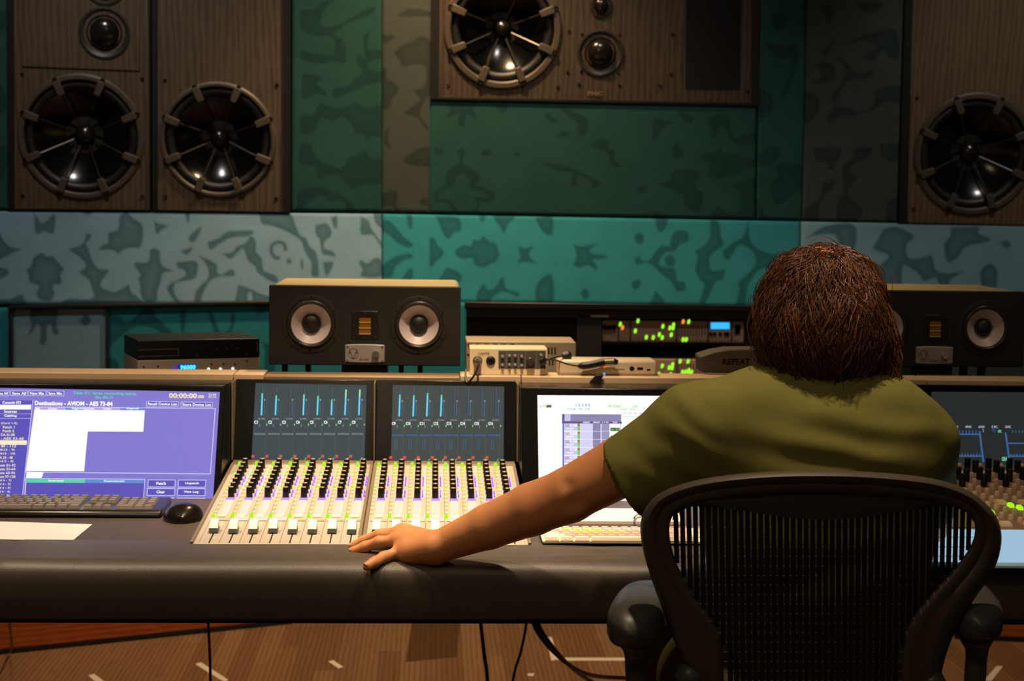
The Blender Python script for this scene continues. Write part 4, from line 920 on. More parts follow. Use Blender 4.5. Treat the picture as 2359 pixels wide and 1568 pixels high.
    ub.build('emblem', M_screw, pp)
    v, f = text_shape('SC-307', .01)
    MB().add([(cx - .012 + q[0] * .022, Y - .0026, pz - .016 + q[1] * .004) for q in v], f).build('model_lettering', M_screw, pp, fix=False)
    return t
monitor('black horizontal studio monitor with two silver woofers left of the audio interface', -0.161, 4.08, 0.9875)
monitor('black horizontal studio monitor with silver woofers behind the seated engineer', 1.236, 4.22, 0.9825)
for cx, Y, z1, lab in ((-0.161, 4.08, 0.9875, 'low black stand under the left studio monitor'), (1.236, 4.22, 0.9825, 'low black stand under the right studio monitor')):
    pd = thing('monitor_stand', lab, 'stand', (cx, Y + .13, DECK))
    MB().box(cx - .055, cx + .05, Y + .01, Y + .20, DECK, z1).build('riser', M_black, pd, bevel=0.002)
    for dx in (-.19, -.135, .085, .13): MB().box(cx + dx - .006, cx + dx + .006, Y + .02, Y + .05, DECK, z1).build('foot', M_black, pd)

def front_plane(a, b):
    """upright plane through floor points a, b; normal towards the camera"""
    d = np.array([b[0] - a[0], b[1] - a[1], 0]); n = np.array([d[1], -d[0], 0]); n /= np.linalg.norm(n)
    if n[1] > 0: n = -n
    return (np.array([a[0], a[1], 0]), n)
def rect_box(mb, a, b, depth, z0, z1, mi=0):
    pl = front_plane(a, b); n = -pl[1] * depth
    p = [np.array([a[0], a[1], z0]), np.array([b[0], b[1], z0])]; p += [p[1] + n, p[0] + n]
    return mb.hexa(p + [q + (0, 0, z1 - z0) for q in p], mi)
# ---- disc player on a word clock unit
a_, b_ = P(317.5, 850, 4.235), P(598, 850, 4.335)
zs = P(400, 828.5, 4.26)[2]; zt = P(400, 783, 4.26)[2]
ck = thing('clock_unit', 'silver rack unit with blue 96000 display under the disc player', 'audio device', ((a_ + b_) / 2 * (1, 1, 0) + (0, 0, DECK)))
pl = front_plane(a_, b_)
M_sil = mat('brushed_silver', '#cdbba6', 0.45, 0.05, var=0.06)
rect_box(MB(), a_, b_, 0.20, DECK, zs).build('casing', M_sil, ck, bevel=0.0015)
C = crop(300, 760, 6.938)
u = UI(pl, C, 0.0006)
u.rect(755, 545, 1060, 640, E_('display_navy', '#0a22c8'), 1, 0, -.02); u.text('96000', 800, 556, 1048, 630, E_('digit_cyan', '#4af0ff', 1.3), 3, 0.05, -.02, -.1)
u.finish('display', ck)
u = UI(pl, C, 0.0008); wl_ = E_('led_white', '#dff2ff', 1.4)
for x, y in [(1250, 620), (1440, 618), (1637, 612)]: u.quad([(x - 24, y), (x, y - 24), (x + 26, y - 4), (x + 20, y + 24), (x - 14, y + 24)], wl_, 1)
u.quad([(680, 590), (715, 588), (715, 622), (680, 622)], E_('led_blue', '#2a40e0'), 1); tag(u.finish('indicator_lights', ck), kind='stuff')
mb_ = MB()
for x, y in [(215, 585), (440, 575), (1490, 540), (1295, 545), (1670, 540), (1860, 490)]:
    mb_.lathe(PL(*C(x, y), pl), pl[1], [(.002, 0), (.002, .002), (0, .002)], 10)
mb_.build('buttons', M_screw, ck)
dp = thing('disc_player', 'black disc player with a long tray slot on the silver unit', 'disc player', ((a_ + b_) / 2 * (1, 1, 0) + (0, 0, zs)))
rect_box(MB(), a_, b_, 0.20, zs + .0005, zt).build('casing', mat('player_black', '#0b0909', 0.4), dp, bevel=0.0015)
u = UI(pl, C, 0.0006)
M_tr = mat('tray_trim', '#6d6152', 0.4, 0.4)
for a, b in [((128, 318), (775, 298)), ((128, 425), (775, 405)), ((770, 298), (770, 408))]: u.line(a, b, 18, M_tr, 1)
u.finish('tray', dp)
mb_ = MB()
for x, y in [(1385, 310), (1540, 300), (1700, 295), (1065, 405), (1850, 385)]: mb_.lathe(PL(*C(x, y), pl), pl[1], [(.0045, 0), (.004, .002), (0, .002)], 12)
mb_.build('buttons', mat('button_grey', '#3a3531', 0.4), dp)
u = UI(pl, C, 0.0008); u.line((2028, 190), (2032, 330), 14, mat('brass_edge', '#a89468', 0.3, 0.6), 1); u.finish('side_catch', dp)

# ---- beige vented unit behind the interface
C = crop(1040, 680, 3.276)
M_beige = mat('beige_casing', '#b8a88c', 0.5, 0.0, var=0.05); M_vent = mat('vent_dark', '#2a241c', 0.7)
def unit(name, label, cat, cr, x0, y0, x1, Y, depth, m, z0=DECK, bevel=0.002):
    a, b = P(*cr(x0, y0), Y), P(*cr(x1, y0), Y); z1 = P(*cr((x0 + x1) / 2, y0), Y)[2]
    t = thing(name, label, cat, ((a[0] + b[0]) / 2, Y + depth / 2, z0))
    MB().box(a[0], b[0], Y, Y + depth, z0, z1).build('casing', m, t, bevel=bevel)
    return t, (np.array([0, Y, 0]), np.array([0, -1.0, 0])), (a[0], b[0], z1)
gv, pl, ex = unit('vented_unit', 'beige metal unit with rows of vent slots behind the audio interface', 'audio device', C, 114, 352, 940, 4.16, 0.16, M_beige)
for r_ in [(x - 18, 365, x + 18, 388) for x in (140, 195, 262, 328, 394, 461)] + [(x, 390, x + 12, 408) for x in range(590, 715, 22)] + [(x, 392, x + 12, 446) for x in (728, 752, 776)] + [(x, 474, x + 12, 528) for x in (734, 758, 782)] + [(118, 440, 136, 458)]:
    UI(pl, C, 0.0005).rect(*r_, M_vent, 1).finish('vent_slot', gv)
# ---- audio interface
ai, pl, ex = unit('audio_interface', 'cream desktop audio interface with dark knob panel and plugged cable', 'audio interface', C, 138, 400, 724, 3.955, 0.09, mat('cream_casing', '#d9c49c', 0.45, var=0.04), LT)
u = UI(pl, C, 0.0008); u.rect(355, 418, 712, 552, mat('panel_slate', '#4a4640', 0.5), 1); u.finish('control_panel', ai)
M_jack = mat('jack_black', '#0c0a0a', 0.4)
ax = (0, -1, 0)
def knobat(nm, x, y, r, h, m, par, cap=None): 
    c = P(*C(x, y), 3.955) - (0, .0012, 0)
    MB().lathe(c, ax, [(r, 0), (r * .92, h), (r * .8, h + .001), (0, h + .001)], 18).build(nm, m, par, smooth=40)
for x, y in [(385, 460), (437, 455), (480, 455), (530, 460), (385, 523), (437, 522), (480, 522), (530, 527), (675, 450)]: knobat('knob', x, y, .0036, .006, mat('knob_grey', '#8f8a82', 0.4), ai)
knobat('volume_knob', 593, 497, .0100, .010, mat('knob_dark', '#38342f', 0.4), ai)
for x in (197, 296): knobat('jack_socket', x, 493, .0108, .002, M_jack, ai); knobat('jack_hole', x, 493, .0040, .003, M_screw, ai)
u = UI(pl, C, 0.0010); u.text('UNT8', 205, 430, 285, 447, M_vent, 1, 0.01)
for x in (415, 505, 558, 640): u.line((x, 430), (x, 545), 2.5, mat('panel_line', '#8a8276', 0.5), 2)
u.finish('lettering', ai)
MB().lathe(P(*C(197, 493), 3.955), ax, [(.0085, 0), (.0085, .022), (.006, .032), (.003, .036), (0, .036)], 16).build('cable_plug', mat('plug_silver', '#8a8274', 0.3, 0.7), ai, smooth=40)
cab = MB().tube(spline([P(*C(197, 480), 3.92), P(*C(205, 520), 3.905), P(*C(180, 590), 3.90), P(*C(130, 655), 3.905), P(*C(108, 640), 3.91), P(*C(107, 560), 3.93)], 6), .0024, 8).build('cable', M_cable)
tag(cab, 'black cable drooping from the cream audio interface over the ledge', 'cable')
cab = MB().tube(spline([P(*C(690, 497), 3.94), P(*C(740, 480), 3.93), P(*C(800, 465), 3.95), P(*C(848, 458), 4.0)], 6), .0020, 8)
cab.tube(spline([P(*C(835, 462), 4.0), P(*C(870, 455), 4.0), P(*C(905, 442), 4.0)], 5), [.005] + [.0105] * 8 + [.008, .004], 12)
cab.tube(spline([P(*C(675, 500), 3.945), P(*C(705, 495), 3.94)], 4), .0085, 12)
o = cab.build('headphone_cable', M_cable, smooth=50); tag(o, 'black plug and lead raised in front of the beige vented unit', 'cable')
cab = MB().tube(spline([P(*C(715, 478), 3.95), P(*C(790, 490), 3.94), P(*C(880, 520), 3.945), P(*C(960, 535), 3.95)], 6), .0018, 8)
cab.tube(spline([P(*C(955, 535), 3.95), P(*C(1040, 525), 3.95), P(*C(1155, 500), 3.95)], 5), [.004, .006] + [.0088] * 7 + [.0095, .0095], 12)
o = cab.build('adapter_cable', M_cable, smooth=50); tag(o, 'long black plug lying across the white box on the ledge', 'cable')
MB().tube([P(*C(1155, 503), 3.95), P(*C(1225, 500), 3.95)], .0085, 14).build('metal_sleeve', mat('plug_silver', '#8a8274', 0.3, 0.7), o, smooth=40)
MB().tube([P(*C(1225, 500), 3.95), P(*C(1256, 506), 3.95)], [.0085, .005], 12).build('boot', M_cable, o, smooth=40)
# ---- white box
wh, pl, ex = unit('white_box', 'flat off-white box with round port and slots beside the rack lights', 'audio device', C, 805, 492, 1550, 3.965, 0.09, mat('offwhite_plastic', '#cbb99e', 0.45, var=0.05), LT, 0.006)
mb_ = MB().lathe(P(*C(1362, 553), 3.965), ax, [(.0056, -.002), (.0056, .0006), (0, .0006)], 18); u = UI(pl, C, 0.0006); u.rect(1402, 543, 1446, 562, M_jack, 1); u.rect(1474, 556, 1502, 568, M_jack, 1); u.rect(1230, 556, 1308, 560, M_vent, 1)
mb_.build('round_port', M_jack, wh); u.finish('port_slots', wh)
u = UI(pl, C, 0.0008); u.quad([(1145, 585), (1160, 583), (1160, 602), (1146, 603)], E_('led_azure', '#3aa0ff', 1.4), 1); u.finish('indicator_light', wh); u = UI(pl, C, 0.0008); u.quad([(1146, 530), (1166, 527), (1166, 545), (1146, 547)], E_('led_red', '#f05a30'), 1); u.finish('indicator_light', wh)
# ---- dark strap hanging over the ledge
st = MB().prism([P(*C(x, y), 3.922) for x, y in [(1090, 600), (1150, 600), (1130, 640), (1090, 690), (1030, 695), (1045, 650)]], (0, .004, 0)).build('strap', M_black, bevel=0.001)
tag(st, 'short black strap hanging over the tan ledge below the white box', 'strap')
# ---- dark box with raised letters
rb = thing('dark_case', 'dark grey case lettered REPEAT beside the engineer on the ledge', 'case', P(1690, 868, 4.02) * (1, 1, 0) + (0, 0, LT))
C5 = crop(1560, 690, 8.254)
MB().prism([P(*C5(x, y), 4.02) for x, y in [(440, 1085), (700, 1000), (1000, 950), (1640, 945), (1640, 1420), (470, 1385)]], (0, .09, 0)).build('case', mat('case_grey', '#5a5044', 0.6), rb, bevel=0.004)
u = UI((np.array([0, 4.02, 0]), np.array([0, -1.0, 0])), C5, 0.0008); u.text('REPEAT', 870, 1120, 1385, 1235, M_screw, 1, 0.02); u.finish('lettering', rb)
# ---- rack units in the wall niche
def rack_face(label, y0, y1, x1, leds, segs, lcd=None, cat='rack unit'):
    Y = 5.46; a = P(*C(1140, y0), Y); b = P(*C(x1, y1), Y)
    t = thing('rack_unit', label, cat, ((a[0] + b[0]) / 2, Y + .1, b[2]), 'rack units in the wall niche')
    MB().box(a[0], b[0], Y, Y + .22, b[2], a[2]).build('front_panel', mat('rack_brown', '#a0836e', 0.5, 0.0), t, bevel=0.002)
    pl = (np.array([0, Y, 0]), np.array([0, -1.0, 0]))
    Md, Ml_ = mat('rack_line', '#2a211b', 0.6), mat('rack_light', '#8a7464', 0.5)
    u = UI(pl, C, 0.001)
    for s_ in segs: u.line((s_, y0 + 6), (s_, y1 - 4), 10, Md, 1); u.line((s_ + 9, y0 + 8), (s_ + 9, y1 - 6), 4, Ml_, 1)
    for x in range(1715, min(x1 - 5, 1930), 22): u.line((x, y0 + 40), (x, y1 - 50), 6, Md, 1)
    for x in range(1270, x1 - 40, 24): u.rect(x, y1 - 22, x + 9, y1 - 10, Md, 1)
    u.finish('panel_marks', t)
    u = UI(pl, C, 0.0016)
    G_, O_ = E_('led_lime', '#9dff2a', 1.3), E_('led_orange', '#ff8a3a', 1.3)
    for q in leds:
        x, y = q[:2]; u.quad([(x - 4, y - 16), (x + 9, y - 16), (x + 12, y), (x + 4, y + 17), (x - 9, y + 17), (x - 10, y + 2)], O_ if len(q) > 2 else G_, 1)
    tag(u.finish('indicator_lights', t), kind='stuff')
    if lcd:
        u = UI(pl, C, 0.0016); u.rect(*lcd, E_('lcd_blue', '#38b4ff', 1.2), 1); u.finish('display', t)
    for x in (1955, 1985, 2028, 2068, 2085):
        if x < x1: MB().lathe(P(*C(x, 290), Y), ax, [(.0055, 0), (.005, .006), (0, .006)], 12).build('button', M_screw, t)
    if x1 > 2000:
        MB().box(P(*C(2138, 222), Y)[0], P(*C(2180, 222), Y)[0], Y - .004, Y, P(*C(2138, 290), Y)[2], P(*C(2138, 220), Y)[2]).build('switch', mat('switch_tan', '#9a8a78', 0.5), t)
        for x in (1160, 1190, 1225): MB().lathe(P(*C(x, 240), Y), ax, [(.008, 0), (.007, .01), (0, .01)], 12).build('knob', mat('rack_knob', '#6a5648', 0.5), t)
    return a, b
ra, rb_ = rack_face('brown rack unit with blue display and green lights, upper one in the wall niche', 188, 358, 2205, [(1407, 192), (1273, 217), (1387, 268), (1470, 315), (1522, 317), (1568, 295), (1590, 318), (1595, 233), (1648, 245), (1675, 222), (1672, 245), (1658, 297), (1790, 198), (1747, 333), (1771, 333), (1290, 243, 1), (1748, 197, 1)], (1258, 1350, 1697, 1935, 2115), (1957, 205, 2098, 254))
ra2, rb2 = rack_face('brown rack unit with green lights, lower one in the wall niche', 478, 650, 2205, [(1403, 490), (1590, 532), (1643, 545), (1668, 522), (1665, 547), (1725, 497), (1785, 498), (1743, 578), (1767, 577), (1790, 565), (1790, 585), (1812, 578), (1565, 595), (1653, 597), (1743, 604)], (1350, 1697))
rk = thing('equipment_rack', 'black steel rack frame holding the lit units in the wall niche', 'rack', (ra[0] + .2, 5.6, 0.70))
for x in (ra[0] - .022, rb_[0] + .002): MB().box(x, x + .02, 5.47, 5.75, 0.70, 1.055).build('rail', M_black, rk)
MB().box(ra[0], rb_[0], 5.47, 5.75, rb_[2] - .012, rb_[2]).build('shelf', M_black, rk); MB().box(ra[0], rb_[0], 5.47, 5.75, rb2[2] - .012, rb2[2]).build('shelf', M_black, rk)

# ================================================================== ON THE DESK
# ---- dark keyboard in front of the patch window
kr = PZ(371, 1194, DESK); kw, kd = 0.455, 0.138
kbx0, kby0 = kr[0] - kw, kr[1]
kb = thing('computer_keyboard', 'dark grey computer keyboard in front of the violet patch screen', 'keyboard', (kbx0 + kw / 2, kby0 + kd / 2, DESK))
kp = [(kbx0, kby0, DESK + .002), (kbx0, kby0 + .004, DESK + .013), (kbx0, kby0 + .016, DESK + .0155), (kbx0, kby0 + kd, DESK + .019), (kbx0, kby0 + kd, DESK + .002)]
MB().prism(kp, (kw, 0, 0)).build('body', mat('keyboard_black', '#17130f', 0.28), kb, bevel=0.004)
for dx in (.03, kw - .03): MB().box(kbx0 + dx - .01, kbx0 + dx + .01, kby0 + .02, kby0 + .13, DESK, DESK + .004).build('foot', M_cable, kb)
key_m = mat('key_grey', '#857a6e', 0.45, var=0.08)
KME = {}
def key_mesh(wd, m, hgt=.008, pre='key', dep=.0165):
    k = (round(wd, 4), m.name, hgt)
    if k not in KME:
        a = wd / 2 - .0010; KME[k] = MB().hexa([(-a, -dep / 2, 0), (a, -dep / 2, 0), (a, dep / 2, 0), (-a, dep / 2, 0), (-a + .0024, -dep / 2 + .002, hgt), (a - .0024, -dep / 2 + .002, hgt), (a - .0024, dep / 2 - .003, hgt), (-a + .0024, dep / 2 - .003, hgt)]).mesh(pre, m)
    return KME[k]
pit = .0187
main_rows = [[1.25, 1.25, 1.25, 6.25, 1.25, 1.25, 1.25, 1.25], [2.25] + [1] * 10 + [2.75], [1.75] + [1] * 11 + [2.25], [1.5] + [1] * 12 + [1.5], [1] * 13 + [2], [1, -1, 1, 1, 1, 1, -.5, 1, 1, 1, 1, -.5, 1, 1, 1, 1]]
nav_rows = [[1, 1, 1], [-1, 1, -1], [], [1, 1, 1], [1, 1, 1], [1, 1, 1]]
num_rows = [[2, 1, 1], [1, 1, 1], [1, 1, 1, 1], [1, 1, 1, 1], [1, 1, 1, 1], []]
for r in range(6):
    yk = kby0 + .027 + r * .0182 + (.003 if r == 5 else 0); zk = DESK + .0146 + (yk - kby0) * .030
    for blk, off in ((main_rows, .012), (nav_rows, .012 + 15 * pit + .006), (num_rows, .012 + 18 * pit + .012)):
        x = kbx0 + off
        for w_ in blk[r]:
            if w_ > 0: link_mesh('key', key_mesh(w_ * pit, key_m, .0065), kb, (x + w_ * pit / 2, yk, zk))
            x += abs(w_) * pit
# ---- mouse
mc = PZ(414, 1207, DESK); ms = thing('computer_mouse', 'shiny black computer mouse beside the dark keyboard', 'mouse', (mc[0], mc[1] + .03, DESK))
secs = []
for t in np.linspace(0, 1, 15):
    y = mc[1] + t * .100; e = math.sin(math.pi * min(max(t, .03), .97)) ** .5; w_ = .037 * e * (1 + .05 * math.sin(3 * t)); h_ = .031 * math.sin(math.pi * (.08 + .84 * t)) ** .7
    sec = [(mc[0] + w_ * math.cos(a) * (1 if math.sin(a) < .5 else 1), y, DESK + .003 + max(0, h_) * max(0, math.sin(a)) ** .8) for a in np.linspace(0, math.pi, 15)] + [(mc[0] - w_ * .96, y, DESK), (mc[0] + w_ * .96, y, DESK)]
    secs.append(sec)
MB().loft(secs).build('shell', mat('mouse_black', '#15120e', 0.22), ms, smooth=50)
MB().tube([(mc[0], mc[1] + .070, DESK + .021), (mc[0], mc[1] + .080, DESK + .016)], .004, 8).build('wheel', M_cable, ms)
# ---- papers
def sheet(name, label, px, z, m, th=.0008, cat='paper'):
    o = MB().prism([PZ(x, y, z) for x, y in px], (0, 0, th)).build(name, m); return tag(o, label, cat)
sheet('paper_sheet', 'white sheet of paper on the desk at the left edge before the keyboard', [(-150, 1197), (212.6, 1208), (167, 1246), (-150, 1239)], DESK + .0003, mat('paper_white', '#fbf6f2', 0.7, var=0.02))
sheet('paper_pad', 'blank pinkish-white pad behind the coloured keyboard', [(1265, 1176), (1560, 1178), (1570, 1208), (1255, 1206)], DESK + .0003, mat('paper_pink', '#f3e2da', 0.6, var=0.02), .006)
# ---- white keyboard with coloured keys
wl = PZ(1250, 1251, 0.757); WX0, WY0, WW, WD = wl[0], wl[1], 0.43, 0.135
wk = thing('editing_keyboard', 'white computer keyboard with pink and yellow keys by the armrest', 'keyboard', (WX0 + WW / 2, WY0 + WD / 2, DESK))
MB().box(WX0, WX0 + WW, WY0 + .004, WY0 + WD, 0.7560, 0.7615).build('body', mat('keyboard_white', '#efe2c8', 0.4, var=0.03), wk, bevel=0.002)
for y in (WY0 + .03, WY0 + WD - .02): MB().box(WX0 + .03, WX0 + WW - .03, y - .006, y + .006, DESK if y > 3.19 else .7538, 0.7562).build('foot', M_cable, wk)
cols_ = {'c': mat('key_cream', '#fff3d8', 0.4, var=0.02), 'p': mat('key_pink', '#f0b4a0', 0.4, var=0.04), 'y': mat('key_yellow', '#f4d27a', 0.4, var=0.04), 'g': mat('key_grey_pink', '#d8c4bc', 0.4, var=0.04)}
wr = [([1.5, 1.4, 1.6, 6.2, 1.5, 1.4, 1.5], 'ccccccc'), ([2.25] + [1] * 10 + [2.75], 'cppppppppppp'), ([1.75] + [1] * 11 + [2.25], 'cgppppppppppp'), ([1.5] + [1] * 12 + [1.5], 'gpgyyyyypppppp'), ([1] * 13 + [2], 'ggyyyyggggggpg'), ([1] * 15, 'ggggggggggggggg')]
for r, (ws_, cs) in enumerate(wr):
    x = WX0 + .004; yk = WY0 + .012 + r * .019
    for w_, c_ in zip(ws_, cs):
        link_mesh('key', key_mesh(w_ * .0187, cols_[c_], .006), wk, (x + w_ * .0187 / 2, yk, .7615)); x += w_ * .0187
    if r < 6:
        x = WX0 + .004 + 15 * .0187 + .010
        for k_ in range(6): link_mesh('key', key_mesh(.0187, cols_['pgcygp'[(k_ + r) % 6]], .006), wk, (x + .0094, yk, .7615)); x += .0187
# ---- spectacles on the pad
C = crop(1380, 1120, 15.68)
gz = DESK + .012
gl = thing('eyeglasses', 'thin brown eyeglasses lying folded on the pad behind the coloured keyboard', 'eyeglasses', PZ(*C(1500, 1100), DESK + .006))
M_gl = mat('brown_frame', '#4a2c24', 0.35)
MB().tube(spline([PZ(*C(x, y), gz) for x, y in [(2300, 760), (1900, 850), (1530, 950), (1340, 1050), (1262, 1150)]], 6), [.0011] * 18 + [.0014, .0016, .0018, .002, .002, .002, .0012], 8).build('temple', M_gl, gl, smooth=60)
MB().tube(spline([PZ(*C(x, y), gz - .002) for x, y in [(2300, 900), (1900, 990), (1500, 1105), (1330, 1165), (1278, 1220), (1262, 1320)]], 6), [.0011] * 22 + [.0014, .0016, .0018, .002, .002, .002, .002, .002, .0012], 8).build('temple', M_gl, gl, smooth=60)
for dx in (0, .062):
    c = PZ(*C(2300, 800), gz) + (.03 + dx * .3, .02 + dx, .012)
    MB().ring(c, (1, .1, 0), [(.024, -.001), (.026, -.001), (.026, .001), (.024, .001)], 24).build('rim', M_gl, gl, smooth=50)
    MB().lathe(c, (1, .1, 0), [(.0243, -.0006), (.0243, .0006), (0, .0006)], 24).build('lens', mat('lens_glass', '#cfd6d8', 0.05), gl)
# ---- glowing tablet on the armrest at the right edge
tb = thing('tablet', 'pale blue glowing tablet lying on the armrest at the right edge', 'tablet', PZ(2300, 1260, .7545))
tp = [PZ(x, y, .7545) for x, y in [(2135, 1225), (2440, 1227), (2440, 1311), (2120, 1308)]]
MB().prism(tp, (0, 0, .007)).build('casing', mat('tablet_pale', '#9fc4e4', 0.35, var=0.03), tb, bevel=0.002)
ctr = sum(tp) / 4
MB().prism([ctr + (q - ctr) * (.985, .90, 1) + (0, 0.004, .0073) for q in tp], (0, 0, .0004)).build('screen', E_('tablet', '#a6cbe4', 0.85), tb)

# ================================================================== FLOOR ITEMS
C = crop(0, 1220, 2.949); C7 = crop(780, 1280, 2.949); C8 = crop(2050, 1300, 5.85)
M_tape = mat('white_tape', '#d8ccb4', 0.6, var=0.05)
def tape(label, *pg):
    mb = MB()
    for cr, pts in pg: mb.prism([PZ(*cr(x, y), 0.0004) for x, y in pts], (0, 0, .0006))
    tag(mb.build('tape_mark', M_tape), label, 'tape', 'white tape marks on the floor')
tape('white tape strip on the floor near the bottom left corner', (C, [(598, 990), (638, 978), (760, 1066), (690, 1066)]))
tape('long slanting white tape strip crossed by a hanging cable', (C, [(1325, 912), (1365, 900), (1550, 1018), (1530, 1034), (1490, 1014)]))
tape('short white tape strip on bare floor under the armrest', (C, [(2230, 895), (2262, 885), (2332, 932), (2300, 942)]))
tape('white tape corner marking a rectangle left of the chair', (C7, [(1410, 553), (1448, 553), (1498, 705), (1445, 712)]), (C7, [(1500, 692), (2170, 692), (2172, 712), (1500, 712)]), (C7, [(2105, 625), (2135, 600), (2175, 690), (2150, 692)]))
tape('tiny white scrap of tape on the floor below the cables', (C7, [(1283, 800), (1330, 798), (1320, 818), (1285, 815)]))
tape('white tape strip on the floor at the right, behind the chair arm', (C8, [(1270, 1560), (1440, 1365), (1525, 1370), (1370, 1568)]))
h_ = MB().prism([PZ(*C7(x, y), 0.0003) for x, y in [(500, 440), (830, 440), (800, 685), (455, 718)]], (0, 0, .001)).build('floor_patch', wood_mat('patch_wood', '#4a3019', '#593c22', 0.45, 9, 'X', 3.0, (2.2, 0.12, 1)))  # thin darker brown sheet laid on the boards
tag(h_, 'darker brown rectangular patch on the wooden floor under the console', 'floor cover')
def hang(label, px, Ys, r, m, name='cable'):
    pts = [P(x, y, Y) for (x, y), Y in zip(px, Ys)]
    o = MB().tube(spline(pts, 6), r, 8).build(name, m, smooth=60); return tag(o, label, 'cable')
def drop(px, Y): return px
hang('thin dark cable hanging before the red wood at the left', [(18, 1405), (24, 1450), (27, 1490), (22, 1503)], [4.0, 4.6, 4.95, 5.15], .0035, M_cable)
hang('thin black cable hanging down by the slanting tape strip', [(478, 1400), (480, 1440), (483, 1500), (485, 1580), (486, 1760)], [3.95, 3.95, 3.95, 3.96, 4.1], .0032, M_cable)
hang('black cable hanging straight down beside the red cable', [(1104, 1400), (1109, 1450), (1116, 1510), (1123, 1568), (1130, 1740)], [3.95, 3.95, 3.95, 3.97, 4.15], .0042, M_cable)
o = hang('dark red cable hanging below the armrest', [(1216, 1400), (1211, 1445), (1200, 1500), (1185, 1550), (1172, 1640), (1170, 1740)], [3.95, 3.95, 3.95, 3.97, 4.0, 4.12], .0032, mat('red_cable', '#5e1410', 0.4))
hang('pair of thick black cables sweeping from the armrest to the chair', [(1222, 1400), (1236, 1450), (1280, 1505), (1340, 1548), (1410, 1560), (1480, 1556), (1535, 1520)], [3.95, 3.98, 4.1, 4.3, 4.6, 4.7, 4.7], .0055, M_cable)
hang('second thick black cable curving to the floor beside the pair', [(1230, 1400), (1246, 1450), (1295, 1515), (1350, 1562), (1420, 1590), (1500, 1600)], [3.97, 4.0, 4.15, 4.45, 4.6, 4.7], .0050, M_cable)

# ================================================================== OFFICE CHAIR
M_frame = mat('chair_graphite', '#4a4136', 0.48, var=0.1, bump=0.06, bscale=500)
M_pad = mat('arm_pad_vinyl', '#45433e', 0.42, var=0.1)
M_weave = mat('chair_weave', '#14110d', 0.6, var=0.2)
def cy(x, y):
    return 2.625 + 0.075 * (y - 1083) / 485 + 0.05 * ((x - 1888) / 415) ** 2
def CP(x, y, off=0.0): return P(x, y, cy(x, y) + off)
chair = thing('office_chair', 'dark mesh-backed office chair the engineer sits in', 'office chair', (0.585, 2.85, 0.0))
pairs = [((1618, 1700), (1676, 1700)), ((1605, 1640), (1672, 1640)), ((1590, 1568), (1668, 1568)), ((1562, 1500), (1664, 1490)), ((1532, 1420), (1645, 1435)), ((1503, 1340), (1600, 1375)), ((1482, 1270), (1558, 1295)), ((1475, 1210), (1543, 1235)), ((1490, 1165), (1546, 1197)), ((1530, 1130), (1568, 1172)), ((1620, 1102), (1632, 1152)), ((1750, 1087), (1750, 1138)), ((1880, 1083), (1880, 1134)), ((2010, 1087), (2010, 1138)), ((2140, 1100), (2130, 1152)), ((2220, 1124), (2195, 1167)), ((2272, 1160), (2235, 1187)), ((2300, 1200), (2246, 1215)), ((2307, 1250), (2238, 1252)), ((2290, 1312), (2205, 1302)), ((2250, 1372), (2130, 1387)), ((2212, 1430), (2092, 1442)), ((2182, 1500), (2080, 1500)), ((2166, 1568), (2076, 1568)), ((2155, 1640), (2074, 1640)), ((2146, 1700), (2072, 1700))]
op = spline([p[0] for p in pairs], 4); ip = spline([p[1] for p in pairs], 4)
secs = []
for o_, i_ in zip(op, ip):
    sec = []
    for f_, d_ in [(0, 0), (.08, -.012), (.25, -.020), (.42, -.017), (.55, -.010), (.68, -.012), (.85, -.010), (.97, -.004), (1, .002), (.9, .012), (.5, .020), (.1, .014)]:
        x, y = o_ + (i_ - o_) * f_; sec.append(CP(x, y, d_))
    secs.append(sec)
MB().loft(secs).build('back_frame', M_frame, chair, smooth=60)
# upper solid panel between the top bar and the wavy edge of the mesh
wave = spline([(1548, 1200), (1570, 1176), (1612, 1165), (1700, 1175), (1800, 1190), (1880, 1197), (1970, 1193), (2080, 1178), (2180, 1165), (2222, 1172), (2244, 1204)], 5)
topl = spline([(1552, 1180), (1572, 1160), (1632, 1146), (1700, 1140), (1800, 1134), (1880, 1132), (1970, 1134), (2080, 1140), (2140, 1148), (2205, 1164), (2240, 1188)], 5)
secs = [[CP(*a, 0.0), CP(*((a + b) / 2), -.004), CP(*b, 0.0), CP(*b, .012), CP(*a, .012)] for a, b in zip(topl, wave)]
MB().loft(secs).build('head_band', mat('chair_band', '#3a342c', 0.5), chair, smooth=50)
# woven back: each band a strip with light between
wv = np.array(wave)
inl = np.array([q for q in ip if q[0] < 1800 and q[1] > 1190]); inr = np.array([q for q in ip if q[0] > 1960 and q[1] > 1190])
def side_limits(x):
    top = np.interp(x, wv[:, 0], wv[:, 1])
    return top
def bottom_at(x):
    if x < 1672:
        k = inl[inl[:, 1] > 1230]; k = k[np.argsort(k[:, 0])]; return np.interp(x, k[:, 0], k[:, 1])
    if x > 2074:
        k = inr[inr[:, 1] > 1245]; k = k[np.argsort(k[:, 0])]; return np.interp(x, k[:, 0], k[:, 1])
    return 1700.0
x = 1552.0
while x < 2240:
    xc = x + 5.2
    y0 = side_limits(xc) - 4; y1 = bottom_at(xc) + 4
    if y1 - y0 > 15:
        ys_ = np.linspace(y0, y1, max(3, int((y1 - y0) / 40))); hw = 5.7
        lean = lambda yy: -(yy - 1200) * 0.10 * (xc - 1888) / 360 * 0.25
        secs = [[CP(xc - hw + lean(yy), yy, .004), CP(xc + hw + lean(yy), yy, .004), CP(xc + hw + lean(yy), yy, .007), CP(xc - hw + lean(yy), yy, .007)] for yy in ys_]
        MB().loft(secs).build('weave_band', M_weave, chair)
    x += 15.0
